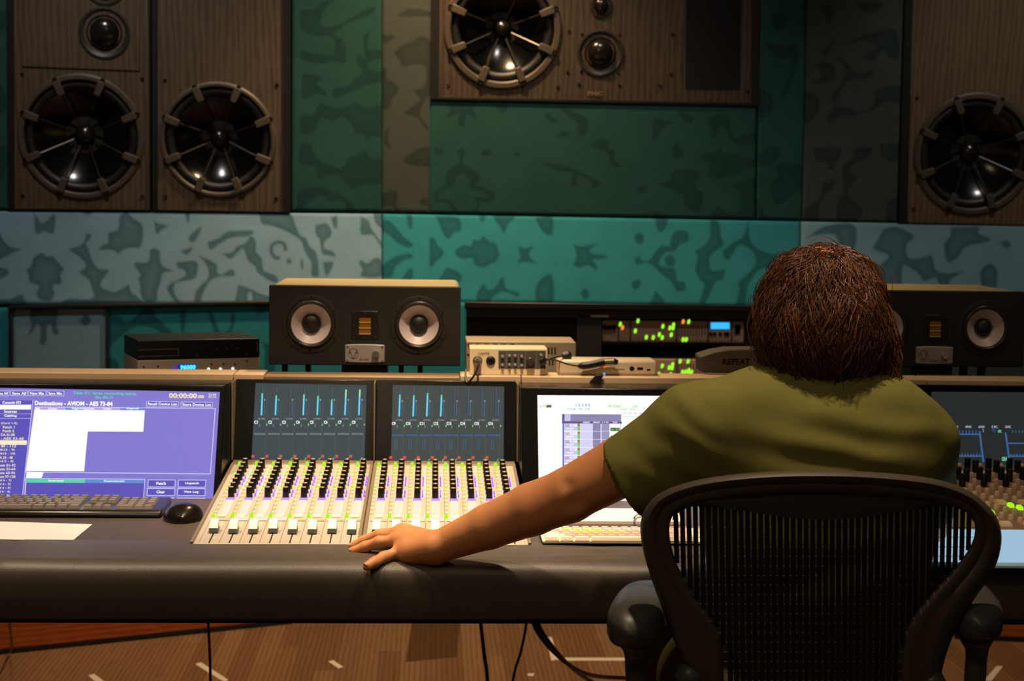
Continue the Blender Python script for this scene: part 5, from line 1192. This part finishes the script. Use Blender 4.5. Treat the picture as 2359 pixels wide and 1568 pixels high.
# fine cross threads
ct = MB()
for yy in np.arange(1215, 1690, 22.0):
    xl = np.interp(yy, [1200, 1235, 1295, 1375, 1435, 1490, 1700], [1546, 1543, 1558, 1600, 1645, 1664, 1676]); xr = np.interp(yy, [1187, 1215, 1252, 1302, 1387, 1442, 1500, 1700], [2235, 2246, 2238, 2205, 2130, 2092, 2080, 2072])
    top_ok = [xx for xx in np.linspace(xl, xr, 24) if side_limits(xx) < yy]
    if len(top_ok) > 2: ct.tube([CP(xx, yy, .0085) for xx in top_ok], .0004, 4)
tag(ct.build('cross_threads', M_weave, chair), kind='stuff')
# lower frame hub, seat, column, base
MB().tube([CP(1640, 1700, .03), CP(1880, 1712, .04), CP(2110, 1700, .03)], .022, 12).build('lower_bar', M_frame, chair, smooth=60)
MB().lathe(CP(1590, 1560, -.012), (0, -1, 0), [(.022, -.01), (.020, .006), (.012, .014), (0, .016)], 20).build('pivot', M_pad, chair, smooth=60)
MB().lathe(CP(2150, 1575, -.012), (0, -1, 0), [(.022, -.01), (.020, .006), (.012, .014), (0, .016)], 20).build('pivot', M_pad, chair, smooth=60)
secs = []
for t in np.linspace(0, 1, 9):
    Y = 2.74 + t * .46; zz = .475 + .012 * math.cos(t * 3.0) - (.03 * max(0, t - .75) * 4); hw = .25 - .02 * abs(t - .5)
    secs.append([(.585 + hw * math.cos(a), Y, zz + (.018 if math.sin(a) > 0 else .028) * math.sin(a) + .012 * abs(math.cos(a)) ** 4) for a in np.linspace(0, 2 * math.pi, 25)[:-1]])
MB().loft(secs).build('seat', M_weave, chair, smooth=60)
MB().lathe((.585, 2.95, .09), (0, 0, 1), [(.03, 0), (.03, .17), (.022, .175), (.022, .34), (.07, .345), (.08, .37), (0, .372)], 20).build('gas_column', M_frame, chair, smooth=40)
for k in range(5):
    a = k * 2 * math.pi / 5 + .3; d = np.array([math.cos(a), math.sin(a), 0]); c = np.array([.585, 2.95, 0])
    MB().tube([c + d * .02 + (0, 0, .105), c + d * .16 + (0, 0, .095), c + d * .31 + (0, 0, .075)], [.024, .020, .013], 10).build('base_leg', M_frame, chair, smooth=60)
    MB().lathe(c + d * .31 + np.array([-d[1], d[0], 0]) * -.025 + (0, 0, .028), (-d[1], d[0], 0), [(.02, 0), (.028, .006), (.028, .044), (.02, .05), (0, .05)], 16).build('caster', M_cable, chair, smooth=40)
def arm(px_rear, px_front, Yr, Yf, wpx, hz, post, post_Y, lab):
    """upholstered arm pad: loft from rear to front"""
    a = P(*px_rear, Yr); b = P(*px_front, Yf); secs = []
    side = np.array([1.0, 0, 0])
    for t in np.linspace(0, 1, 14):
        c = a + (b - a) * t; e = math.sin(math.pi * min(.97, max(.03, .5 * (t * .93 + .07) * 1.0 + (.0 if t < .5 else .0)))) if t < .5 else math.sin(math.pi * max(.04, .5 * (1 - (t - .5) * 1.0 * .92)))
        e = (1 - abs(2 * t - 1) ** 3.2) ** .5 if 0 < t < 1 else .12
        w_ = wpx * max(e, .12); h_ = hz * max(e, .12) ** .8
        secs.append([c + side * w_ * math.copysign(abs(math.cos(q)) ** .7, math.cos(q)) + np.array([0, 0, 1]) * h_ * math.copysign(abs(math.sin(q)) ** .7, math.sin(q)) for q in np.linspace(0, 2 * math.pi, 25)[:-1]])
    p = MB().loft(secs).build('arm_pad', M_pad, chair, smooth=70)
    pts = [P(*q, post_Y) for q in post]
    MB().tube(spline([a + (b - a) * .25 + (0, 0, -hz * .6)] + pts, 4), [.030, .028, .024, .020, .0185] + [.0175] * (4 * len(pts) - 4), 14).build('arm_post', M_frame, chair, smooth=60)
arm((1452, 1462), (1500, 1366), 2.66, 2.93, .050, .038, [(1464, 1505), (1466, 1560), (1475, 1640), (1540, 1760)], 2.74, '')
arm((2268, 1448), (2205, 1362), 2.68, 2.93, .046, .036, [(2250, 1500), (2246, 1560), (2240, 1640), (2190, 1760)], 2.76, '')

# ================================================================== PERSON
class Field:
    """signed distances on an uneven grid; smooth unions; surface nets"""
    def __init__(s, xs, ys, zs):
        s.x, s.y, s.z = [np.asarray(a, np.float32) for a in (xs, ys, zs)]
        s.d = np.full((len(s.x), len(s.y), len(s.z)), 0.2, np.float32)
    def sub(s, lo, hi):
        r = []
        for ax, l, h in ((s.x, lo[0], hi[0]), (s.y, lo[1], hi[1]), (s.z, lo[2], hi[2])):
            r.append(slice(max(0, np.searchsorted(ax, l) - 1), min(len(ax), np.searchsorted(ax, h) + 1)))
        return tuple(r), s.x[r[0]][:, None, None], s.y[r[1]][None, :, None], s.z[r[2]][None, None, :]
    def merge(s, sl, v, k, sub=False):
        a = s.d[sl]
        if sub:
            s.d[sl] = np.maximum(a, -v); return
        if k <= 0: s.d[sl] = np.minimum(a, v); return
        h = np.maximum(k - np.abs(a - v), 0) / k
        s.d[sl] = np.minimum(a, v) - h * h * k * .25
    def cone(s, a, b, ra, rb, k=.02, sub=False):
        a = np.array(a, np.float32); b = np.array(b, np.float32); m = max(ra, rb) + k + .03
        sl, X, Y, Z = s.sub(np.minimum(a, b) - m, np.maximum(a, b) + m)
        d = b - a; q = ((X - a[0]) * d[0] + (Y - a[1]) * d[1] + (Z - a[2]) * d[2]) / float(d @ d + 1e-9); q = np.clip(q, 0, 1)
        v = np.sqrt((X - a[0] - q * d[0]) ** 2 + (Y - a[1] - q * d[1]) ** 2 + (Z - a[2] - q * d[2]) ** 2) - (ra + (rb - ra) * q)
        s.merge(sl, v, k, sub); return s
    def ell(s, c, r, k=.02):
        c = np.array(c, np.float32); r = np.array(r, np.float32); m = float(r.max()) + k + .03
        sl, X, Y, Z = s.sub(c - m, c + m)
        k0 = np.sqrt(((X - c[0]) / r[0]) ** 2 + ((Y - c[1]) / r[1]) ** 2 + ((Z - c[2]) / r[2]) ** 2); k1 = np.sqrt(((X - c[0]) / r[0] ** 2) ** 2 + ((Y - c[1]) / r[1] ** 2) ** 2 + ((Z - c[2]) / r[2] ** 2) ** 2)
        s.merge(sl, k0 * (k0 - 1) / np.maximum(k1, 1e-6), k); return s
    def chain(s, pts, rs, k=.02, k2=None):
        for i in range(len(pts) - 1): s.cone(pts[i], pts[i + 1], rs[i], rs[i + 1], k)
        return s
    def cut(s, p, n, lo, hi):
        """remove everything on the side n of the plane, inside the box lo..hi"""
        sl, X, Y, Z = s.sub(lo, hi); n = np.array(n, float); n /= np.linalg.norm(n)
        s.d[sl] = np.maximum(s.d[sl], (X - p[0]) * n[0] + (Y - p[1]) * n[1] + (Z - p[2]) * n[2])
    def mesh(s):
        d = s.d; I = d < 0
        nx, ny, nz = d.shape
        cnt = np.zeros((nx - 1, ny - 1, nz - 1), np.uint8)
        for i in (0, 1):
            for j in (0, 1):
                for k in (0, 1): cnt += I[i:nx - 1 + i, j:ny - 1 + j, k:nz - 1 + k]
        act = (cnt > 0) & (cnt < 8); ci, cj, ck = np.nonzero(act); n = len(ci)
        idx = np.full(act.shape, -1, np.int64); idx[ci, cj, ck] = np.arange(n)
        acc = np.zeros((n, 3)); num = np.zeros(n)
        cs = [(i, j, k) for i in (0, 1) for j in (0, 1) for k in (0, 1)]
        for a in cs:
            for ax in range(3):
                if a[ax]: continue
                b = list(a); b[ax] = 1
                da = d[ci + a[0], cj + a[1], ck + a[2]]; db = d[ci + b[0], cj + b[1], ck + b[2]]
                m = (da < 0) != (db < 0); t = np.where(m, da / np.where(m, da - db, 1), 0)
                pa = np.stack([s.x[ci + a[0]], s.y[cj + a[1]], s.z[ck + a[2]]], 1); pb = np.stack([s.x[ci + b[0]], s.y[cj + b[1]], s.z[ck + b[2]]], 1)
                acc += np.where(m[:, None], pa + (pb - pa) * t[:, None], 0); num += m
        V = acc / num[:, None]; Fs = []
        for ax in range(3):
            sl0 = [slice(1, -1)] * 3; sl0[ax] = slice(0, -1); sl1 = [slice(1, -1)] * 3; sl1[ax] = slice(1, None)
            A = I[tuple(sl0)]; B = I[tuple(sl1)]; e = np.nonzero(A != B); flip = A[e]
            base = [e[q] + (0 if q == ax else 1) for q in range(3)]
            o1, o2 = [q for q in range(3) if q != ax]
            def cell(u_, v_):
                c = [base[0].copy(), base[1].copy(), base[2].copy()]; c[o1] = c[o1] - u_; c[o2] = c[o2] - v_; return idx[c[0], c[1], c[2]]
            qd = np.stack([cell(1, 1), cell(0, 1), cell(0, 0), cell(1, 0)], 1)
            if ax == 1: flip = ~flip
            qd[~flip] = qd[~flip][:, ::-1]; Fs.append(qd)
        return V, np.concatenate(Fs)
def smooth_verts(V, Fq, it=2, lam=.5):
    e = np.concatenate([Fq[:, [0, 1]], Fq[:, [1, 2]], Fq[:, [2, 3]], Fq[:, [3, 0]]]); e = np.concatenate([e, e[:, ::-1]])
    for _ in range(it):
        acc = np.zeros_like(V); np.add.at(acc, e[:, 0], V[e[:, 1]]); cnt = np.bincount(e[:, 0], minlength=len(V))[:, None]
        V = V + lam * (acc / np.maximum(cnt, 1) - V)
    return V
def field_object(name, V, Fq, m, parent):
    me = bpy.data.meshes.new(name); o0 = WL[parent]
    me.from_pydata((V - o0).tolist(), [], Fq.tolist()); me.materials.append(m)
    me.polygons.foreach_set('use_smooth', [True] * len(me.polygons)); me.update()
    return link_mesh(name, me, parent, o0)
def axis(*seg):
    """pieces (start, end, step)"""
    out = []
    for a, b, st in seg: out += list(np.arange(a, b - st * .3, st))
    return np.array(out + [seg[-1][1]])

person = thing('person', 'person in an olive green shirt with brown hair seen from behind, hand on the armrest', 'person', (0.6, 2.9, 0.0))
M_skin = mat('skin', '#d8925f', 0.5, var=0.10, scale=30, bump=0.05, bscale=500, sss=0.12)
M_shirt = mat('olive_cotton', '#737038', 0.9, var=0.08, scale=60, bump=0.25, bscale=900, spec=0.2)
M_short = mat('olive_brown_trousers', '#5c5228', 0.9, var=0.1, bump=0.2, bscale=800, spec=0.2)
SH_L, EL_L, WR_L = P(1590, 990, 2.86), P(1312, 1138, 2.915), P(1015, 1257, 3.004)
SH_R, EL_R, WR_R = P(2105, 1020, 2.93), P(2128, 1190, 3.09), P(1990, 1270, 3.28)
HEAD = P(1893, 712, 2.94)
# --- body
B = Field(axis((-.30, -.02, .0024), (-.02, .46, .006), (.46, 1.02, .009)), axis((2.66, 2.96, .007), (2.96, 3.15, .0028), (3.15, 3.70, .012)), axis((-.02, .73, .014), (.73, .83, .0024), (.83, 1.34, .007)))
spine = [np.array([.60, 2.93, .56]), P(1885, 1300, 2.90), P(1888, 1080, 2.89), P(1893, 950, 2.89)]
B.chain(spine, [.12, .095, .085, .07], .04)
B.cone(P(1893, 940, 2.90), SH_L, .055, .050, .03).cone(P(1893, 940, 2.90), SH_R, .055, .050, .03)
B.cone(P(1893, 920, 2.91), HEAD - (0, 0, .06), .052, .052, .03)
B.ell(HEAD, (.078, .098, .108), .03).ell(HEAD + (0, .05, -.055), (.055, .055, .055), .03)
B.cone(HEAD + (0, .096, .005), HEAD + (0, .116, -.022), .008, .013, .012)                       # nose
B.ell(HEAD + (0, .098, -.052), (.024, .009, .006), .006).ell(HEAD + (0, .096, -.062), (.021, .009, .006), .004)   # lips
for sx in (-1, 1):
    B.ell(HEAD + (sx * .082, -.002, -.008), (.008, .018, .030), .008); B.ell(HEAD + (sx * .032, .084, .012), (.016, .010, .008), .004)
# left arm: upper arm, elbow, forearm, wrist
UA = SH_L + (EL_L - SH_L) * .55
B.chain([SH_L, UA, EL_L], [.054, .0515, .0465], .006)
FA = EL_L + (WR_L - EL_L) * .28; FB = EL_L + (WR_L - EL_L) * .62
B.chain([EL_L, FA, FB, WR_L], [.0455, .0455, .0390, .0285], .006)
B.cone(P(1322, 1165, 2.905), P(1290, 1172, 2.915), .020, .020, .02)                              # point of the elbow
# right arm, reaching forward to the desk
B.chain([SH_R, EL_R, WR_R], [.058, .045, .029], .03)
for k in range(5): B.chain([WR_R + (-.02 + (k - 2) * .012, .05, -.008), WR_R + (-.05 + (k - 2) * .018, .12 + (.01 if k in (1, 2, 3) else -.015), -.020)], [.012, .0075], .01)
B.ell(WR_R + (-.025, .05, -.006), (.038, .048, .016), .02)
# left hand
KN = [P(*q) for q in [(921, 1271, 3.030), (919, 1244, 3.053), (919, 1230, 3.076), (926, 1224, 3.096)]]      # little, ring, middle, index knuckles
for q, r in zip(KN, (.0145, .0160, .0165, .0160)): B.cone(WR_L + (-.012, (q[1] - 3.06) * .35, .0), q, .0215, r, .011)
B.ell((KN[0] + KN[2] + WR_L) / 3 + (.014, 0, -.006), (.036, .036, .018), .015)
B.cone(P(1000, 1270, 3.004), P(945, 1276, 3.020), .019, .0165, .02)                                        # heel of the hand, little-finger side
fing = [([KN[0], P(884, 1283, 3.012), P(862, 1295, 2.990), P(846, 1304, 2.977)], [.0108, .0098, .0092, .0086]),
        ([KN[1], P(874, 1248, 3.066), P(842, 1259, 3.076), P(817, 1268, 3.081)], [.0114, .0104, .0096, .0088]),
        ([KN[2], P(874, 1232, 3.098), P(840, 1245, 3.114), P(816, 1256.5, 3.120)], [.0114, .0104, .0096, .0088]),
        ([KN[3], P(884, 1231, 3.118), P(858, 1242, 3.130), P(838, 1251, 3.138)], [.0110, .0100, .0092, .0084])]
for pts, rs in fing: B.chain(pts, rs, .006)
B.chain([WR_L + (-.02, .035, -.004), P(955, 1232, 3.103), P(925, 1241, 3.123), P(902, 1247, 3.130)], [.018, .0135, .0110, .0088], .012)    # thumb, on the far side
# legs
HIP = {-1: np.array([.50, 2.93, .555]), 1: np.array([.70, 2.93, .555])}
for sx in (-1, 1):
    kn = np.array([.60 + sx * .115, 3.36, .545]); an = np.array([.60 + sx * .16, 3.40, .09])
    B.chain([HIP[sx], kn, an], [.085, .058, .040], .04); B.cone(an + (0, -.02, -.045), an + (0, .15, -.06), .034, .028, .03)
V, Fq = B.mesh(); V = smooth_verts(V, Fq, 2, .35)
del B
# elbow creases: two shallow hollows on the side of the arm turned to the room
for (ex, ey, Y, depth, rr) in [(1302, 1106, 2.915, .0045, .010), (1314, 1152, 2.905, .0055, .015), (1335, 1170, 2.905, -.0035, .009)]:
    c = P(ex, ey, Y); dxz = np.sqrt((V[:, 0] - c[0]) ** 2 + (V[:, 2] - c[2]) ** 2); near = (V[:, 1] < Y) & (V[:, 1] > Y - .08)
    V[:, 1] += np.where(near, depth * np.exp(-(dxz / rr) ** 2), 0)
# tendons and knuckles on the back of the hand
for q in KN[:3]:
    d2 = ((V - (q + np.array([.010, -.004, .014]))) ** 2).sum(1); V[:, 2] += .0022 * np.exp(-d2 / .009 ** 2)
body = field_object('body', V, Fq, M_skin, person)
# nails
for pts, rs in fing[:3]:
    a, b = pts[-2], pts[-1]; d = (b - a) / np.linalg.norm(b - a); up = np.array([0, -.35, .94]); up -= d * (up @ d); up /= np.linalg.norm(up); sd = np.cross(d, up)
    c = b + d * rs[-1] * .25 + up * rs[-1] * .86
    MB().loft([[c + d * l + sd * w_ * math.cos(q) + up * (.0012 * math.sin(q) - .0016 * abs(math.cos(q)) * w_ / .005) for q in np.linspace(0, 2 * math.pi, 13)[:-1]] for l, w_ in [(-.006, .0030), (-.004, .0046), (.002, .0048), (.005, .0032)]]).build('fingernail', mat('nail', '#d89a80', 0.3), person, smooth=70)
# --- shirt
S = Field(axis((.22, .48, .0035), (.48, 1.0, .006)), axis((2.68, 3.16, .0045)), axis((.52, .82, .006), (.82, 1.12, .0045)))
S.ell(P(1895, 1015, 2.885), (.205, .112, .135), .05).ell(P(1888, 1200, 2.88), (.200, .118, .20), .06).ell(P(1884, 1420, 2.90), (.190, .128, .17), .06)
HEM = P(1430, 1094, 2.888); AD = (EL_L - SH_L) / np.linalg.norm(EL_L - SH_L)
S.cone(P(1760, 940, 2.89), P(1600, 985, 2.865), .066, .070, .05).cone(P(1600, 985, 2.865), P(1415, 1100, 2.89), .071, .0585, .03)
S.cone(P(1620, 1060, 2.87), P(1460, 1120, 2.885), .055, .050, .05)
S.cone(P(2010, 950, 2.90), P(2108, 1022, 2.925), .064, .064, .05).cone(P(2108, 1022, 2.925), P(2128, 1150, 3.03), .064, .060, .04)
S.cone(P(1893, 900, 2.90), P(1893, 930, 2.90), .070, .085, .05)
S.cut(HEM, AD, HEM - .16, HEM + .16)
S.cone(HEM - AD * .05, HEM + AD * .06, .0505, .0500, 0, True)
S.cut(EL_R - (EL_R - SH_R) * .22, EL_R - SH_R, EL_R - .14, EL_R + .14)
S.cut((0, 0, .545), (0, 0, -1), (.2, 2.6, .5), (1.1, 3.3, .6))
V, Fq = S.mesh(); V = smooth_verts(V, Fq, 2, .4); del S
# cloth folds: long soft ridges running from the right armpit across the back, and round the sleeve
c0 = P(1893, 1050, 2.78)
for it in range(len(V)):
    p = V[it]; dx = p[0] - c0[0]; dz = p[2] - c0[2]
    w1 = dz + .22 * dx - .10 * dx * dx
    amp = .0030 * math.exp(-((dx - .05) / .17) ** 2) * math.exp(-((dz - .01) / .085) ** 2)
    f1 = math.sin(w1 * 105 + 1.5 * mnoise.noise(Vector((p[0] * 9, 3.1, p[2] * 9))))
    f2 = mnoise.noise(Vector((p[0] * 9 + p[2] * 5, p[1] * 8, p[2] * 22 - p[0] * 6)))
    sl = math.exp(-((p[0] - .40) / .07) ** 2)
    f3 = math.sin((p[0] * .8 + p[2] * 1.2) * 95 + 2 * mnoise.noise(Vector((p[0] * 14, p[1] * 14, p[2] * 14))))
    dpl = amp * f1 + .0020 * f2 + .0014 * sl * f3
    V[it] = p + np.array([0.15 * math.copysign(1, dx) * dpl, -dpl, .35 * dpl])
shirt = field_object('shirt', V, Fq, M_shirt, person)
# --- trousers
S = Field(axis((.30, .92, .008)), axis((2.74, 3.52, .008)), axis((.06, .68, .008)))
S.ell((.60, 2.93, .56), (.185, .135, .10), .04)
for sx in (-1, 1):
    kn = np.array([.60 + sx * .115, 3.36, .545]); an = np.array([.60 + sx * .16, 3.40, .09])
    S.chain([HIP[sx], kn, an + (0, 0, .04)], [.104, .080, .062], .04)
V, Fq = S.mesh(); V = smooth_verts(V, Fq, 2, .5); del S
field_object('trousers', V, Fq, M_short, person)
for sx in (-1, 1):
    an = np.array([.60 + sx * .16, 3.40, .09])
    MB().loft([[(an[0] + w_ * math.cos(q), an[1] + l, max(.0, z_ + h_ * math.sin(q))) for q in np.linspace(0, 2 * math.pi, 17)[:-1]] for l, w_, z_, h_ in [(-.075, .02, .035, .025), (-.06, .038, .04, .04), (0, .045, .05, .05), (.09, .050, .035, .035), (.16, .046, .03, .03), (.195, .02, .02, .02)]]).build('shoe', M_black, person, smooth=60)
# --- hair: cap under a mass of strands
HC = P(1893, 703, 2.925); HD = P(1892, 790, 2.885); HL0, HL1 = P(2022, 805, 2.89), P(2036, 868, 2.87)
def hair_sdf(p):
    def el(p, c, r):
        q = (p - c) / r; k0 = np.linalg.norm(q, axis=-1); k1 = np.linalg.norm(q / r, axis=-1); return k0 * (k0 - 1) / np.maximum(k1, 1e-6)
    def co(p, a, b, ra, rb):
        d = b - a; t = np.clip(((p - a) @ d) / (d @ d), 0, 1); return np.linalg.norm(p - a - t[..., None] * d, axis=-1) - (ra + (rb - ra) * t)
    def sm(a, b, k):
        h = np.maximum(k - np.abs(a - b), 0) / k; return np.minimum(a, b) - h * h * k / 4
    d = sm(el(p, HC, np.array([.099, .105, .100])), el(p, HD, np.array([.098, .085, .080])), .05)
    d = sm(d, co(p, HL0, HL1, .026, .016), .03)
    return d
g = axis((HC[0] - .15, HC[0] + .15, .005)); gy = axis((HC[1] - .14, HC[1] + .14, .005)); gz_ = axis((HC[2] - .19, HC[2] + .13, .005))
S = Field(g, gy, gz_); G = np.stack(np.meshgrid(g, gy, gz_, indexing='ij'), -1); S.d = (hair_sdf(G) + .006).astype(np.float32)
fc = HEAD + np.array([0, .085, -.035]); S.d = np.maximum(S.d, -((np.linalg.norm((G - fc) / np.array([.075, .07, .085]), axis=-1) - 1) * .07)).astype(np.float32)
V, Fq = S.mesh(); del S
M_hair = bpy.data.materials.new('brown_hair'); M_hair.use_nodes = True
nt = M_hair.node_tree; b_ = nt.nodes['Principled BSDF']; b_.inputs['Roughness'].default_value = .38; b_.inputs['Specular IOR Level'].default_value = .6
at = nt.nodes.new('ShaderNodeAttribute'); at.attribute_name = 'tone'; rp = nt.nodes.new('ShaderNodeValToRGB')
rp.color_ramp.elements[0].color = (*lin('#1d0f07'), 1); rp.color_ramp.elements[1].color = (*lin('#7c4a28'), 1); nt.links.new(at.outputs['Fac'], rp.inputs[0]); nt.links.new(rp.outputs[0], b_.inputs['Base Color'])
hair = field_object('hair', V, Fq, mat('hair_under', '#24140b', 0.6), person)
NS, ST = 5200, 26
dirs = rng.normal(size=(NS * 2, 3)); dirs /= np.linalg.norm(dirs, axis=1)[:, None]
dirs = dirs[(dirs[:, 2] > -.35) & ~((dirs[:, 1] > .55) & (dirs[:, 2] < .35))][:NS]; NS = len(dirs)
p = HC + dirs * np.array([.099, .105, .100]) * .98
clump = np.array([mnoise.noise(Vector((d * 3.2).tolist())) for d in dirs]); ph = clump * 9 + rng.normal(size=NS) * .25
off = rng.uniform(-.005, .0045, NS) + clump * .013 + np.where(rng.random(NS) < .04, rng.uniform(.003, .012, NS), 0); Ltot = rng.uniform(.13, .30, NS); crown = HC + np.array([.004, -.03, .10])
path = [p.copy()]
def grad(p):
    e = 1e-3; return np.stack([(hair_sdf(p + np.eye(3)[i] * e) - hair_sdf(p - np.eye(3)[i] * e)) / (2 * e) for i in range(3)], 1)
for st in range(ST - 1):
    n = grad(p); n /= np.linalg.norm(n, axis=1)[:, None] + 1e-9
    aw = p - crown; aw /= np.linalg.norm(aw, axis=1)[:, None] + 1e-6
    v = np.array([0, 0, -1.0]) * .9 + aw * .7
    sdv = np.cross(n, np.array([0, 0, 1.0])); sdv /= np.linalg.norm(sdv, axis=1)[:, None] + 1e-6
    v = v + sdv * (0.75 * np.sin(st * .42 + ph))[:, None] + sdv * (.25 * clump)[:, None]
    v = v - n * (v * n).sum(1)[:, None]; v /= np.linalg.norm(v, axis=1)[:, None] + 1e-9
    p = p + v * (Ltot / (ST - 1))[:, None]
    tgt = off + .0045 * np.sin(st * .55 + ph * 1.7)
    dd = hair_sdf(p) - tgt; low = p[:, 2] < HD[2] - .055
    p = p - n * (dd * np.where(low, .25, .85))[:, None]
    path.append(p.copy())
path = np.stack(path, 1)                                     # strands x steps x 3
rad = rng.uniform(.00045, .0010, NS)[:, None] * np.interp(np.arange(ST), [0, 4, ST - 6, ST - 1], [.8, 1, .9, .25])[None, :]
tan = np.gradient(path, axis=1); tan /= np.linalg.norm(tan, axis=2)[..., None] + 1e-9
u_ = np.cross(tan, np.array([.3, .8, .52])); u_ /= np.linalg.norm(u_, axis=2)[..., None] + 1e-9; w_ = np.cross(tan, u_)
ringv = np.stack([path + rad[..., None] * (math.cos(a) * u_ + math.sin(a) * w_) for a in (0, 2.094, 4.189)], 2)   # NS ST 3 3
V = ringv.reshape(-1, 3); base = (np.arange(NS)[:, None] * ST + np.arange(ST - 1)[None, :]).ravel() * 3
Fq = np.concatenate([np.stack([base + k, base + (k + 1) % 3, base + 3 + (k + 1) % 3, base + 3 + k], 1) for k in range(3)])
me = bpy.data.meshes.new('hair_strands'); o0 = WL[hair]
me.vertices.add(len(V)); me.vertices.foreach_set('co', (V - o0).ravel().astype(np.float32))
me.loops.add(len(Fq) * 4); me.loops.foreach_set('vertex_index', Fq.ravel().astype(np.int32))
me.polygons.add(len(Fq)); me.polygons.foreach_set('loop_start', (np.arange(len(Fq)) * 4).astype(np.int32))
me.update(calc_edges=True); me.materials.append(M_hair)
tone = np.repeat(np.clip(.42 + clump * .35 + rng.normal(size=NS) * .16, 0, 1), ST * 3)
at_ = me.attributes.new('tone', 'FLOAT', 'POINT'); at_.data.foreach_set('value', tone.astype(np.float32))
me.polygons.foreach_set('use_smooth', [True] * len(me.polygons))
tag(link_mesh('hair_strands', me, hair, o0), kind='stuff')
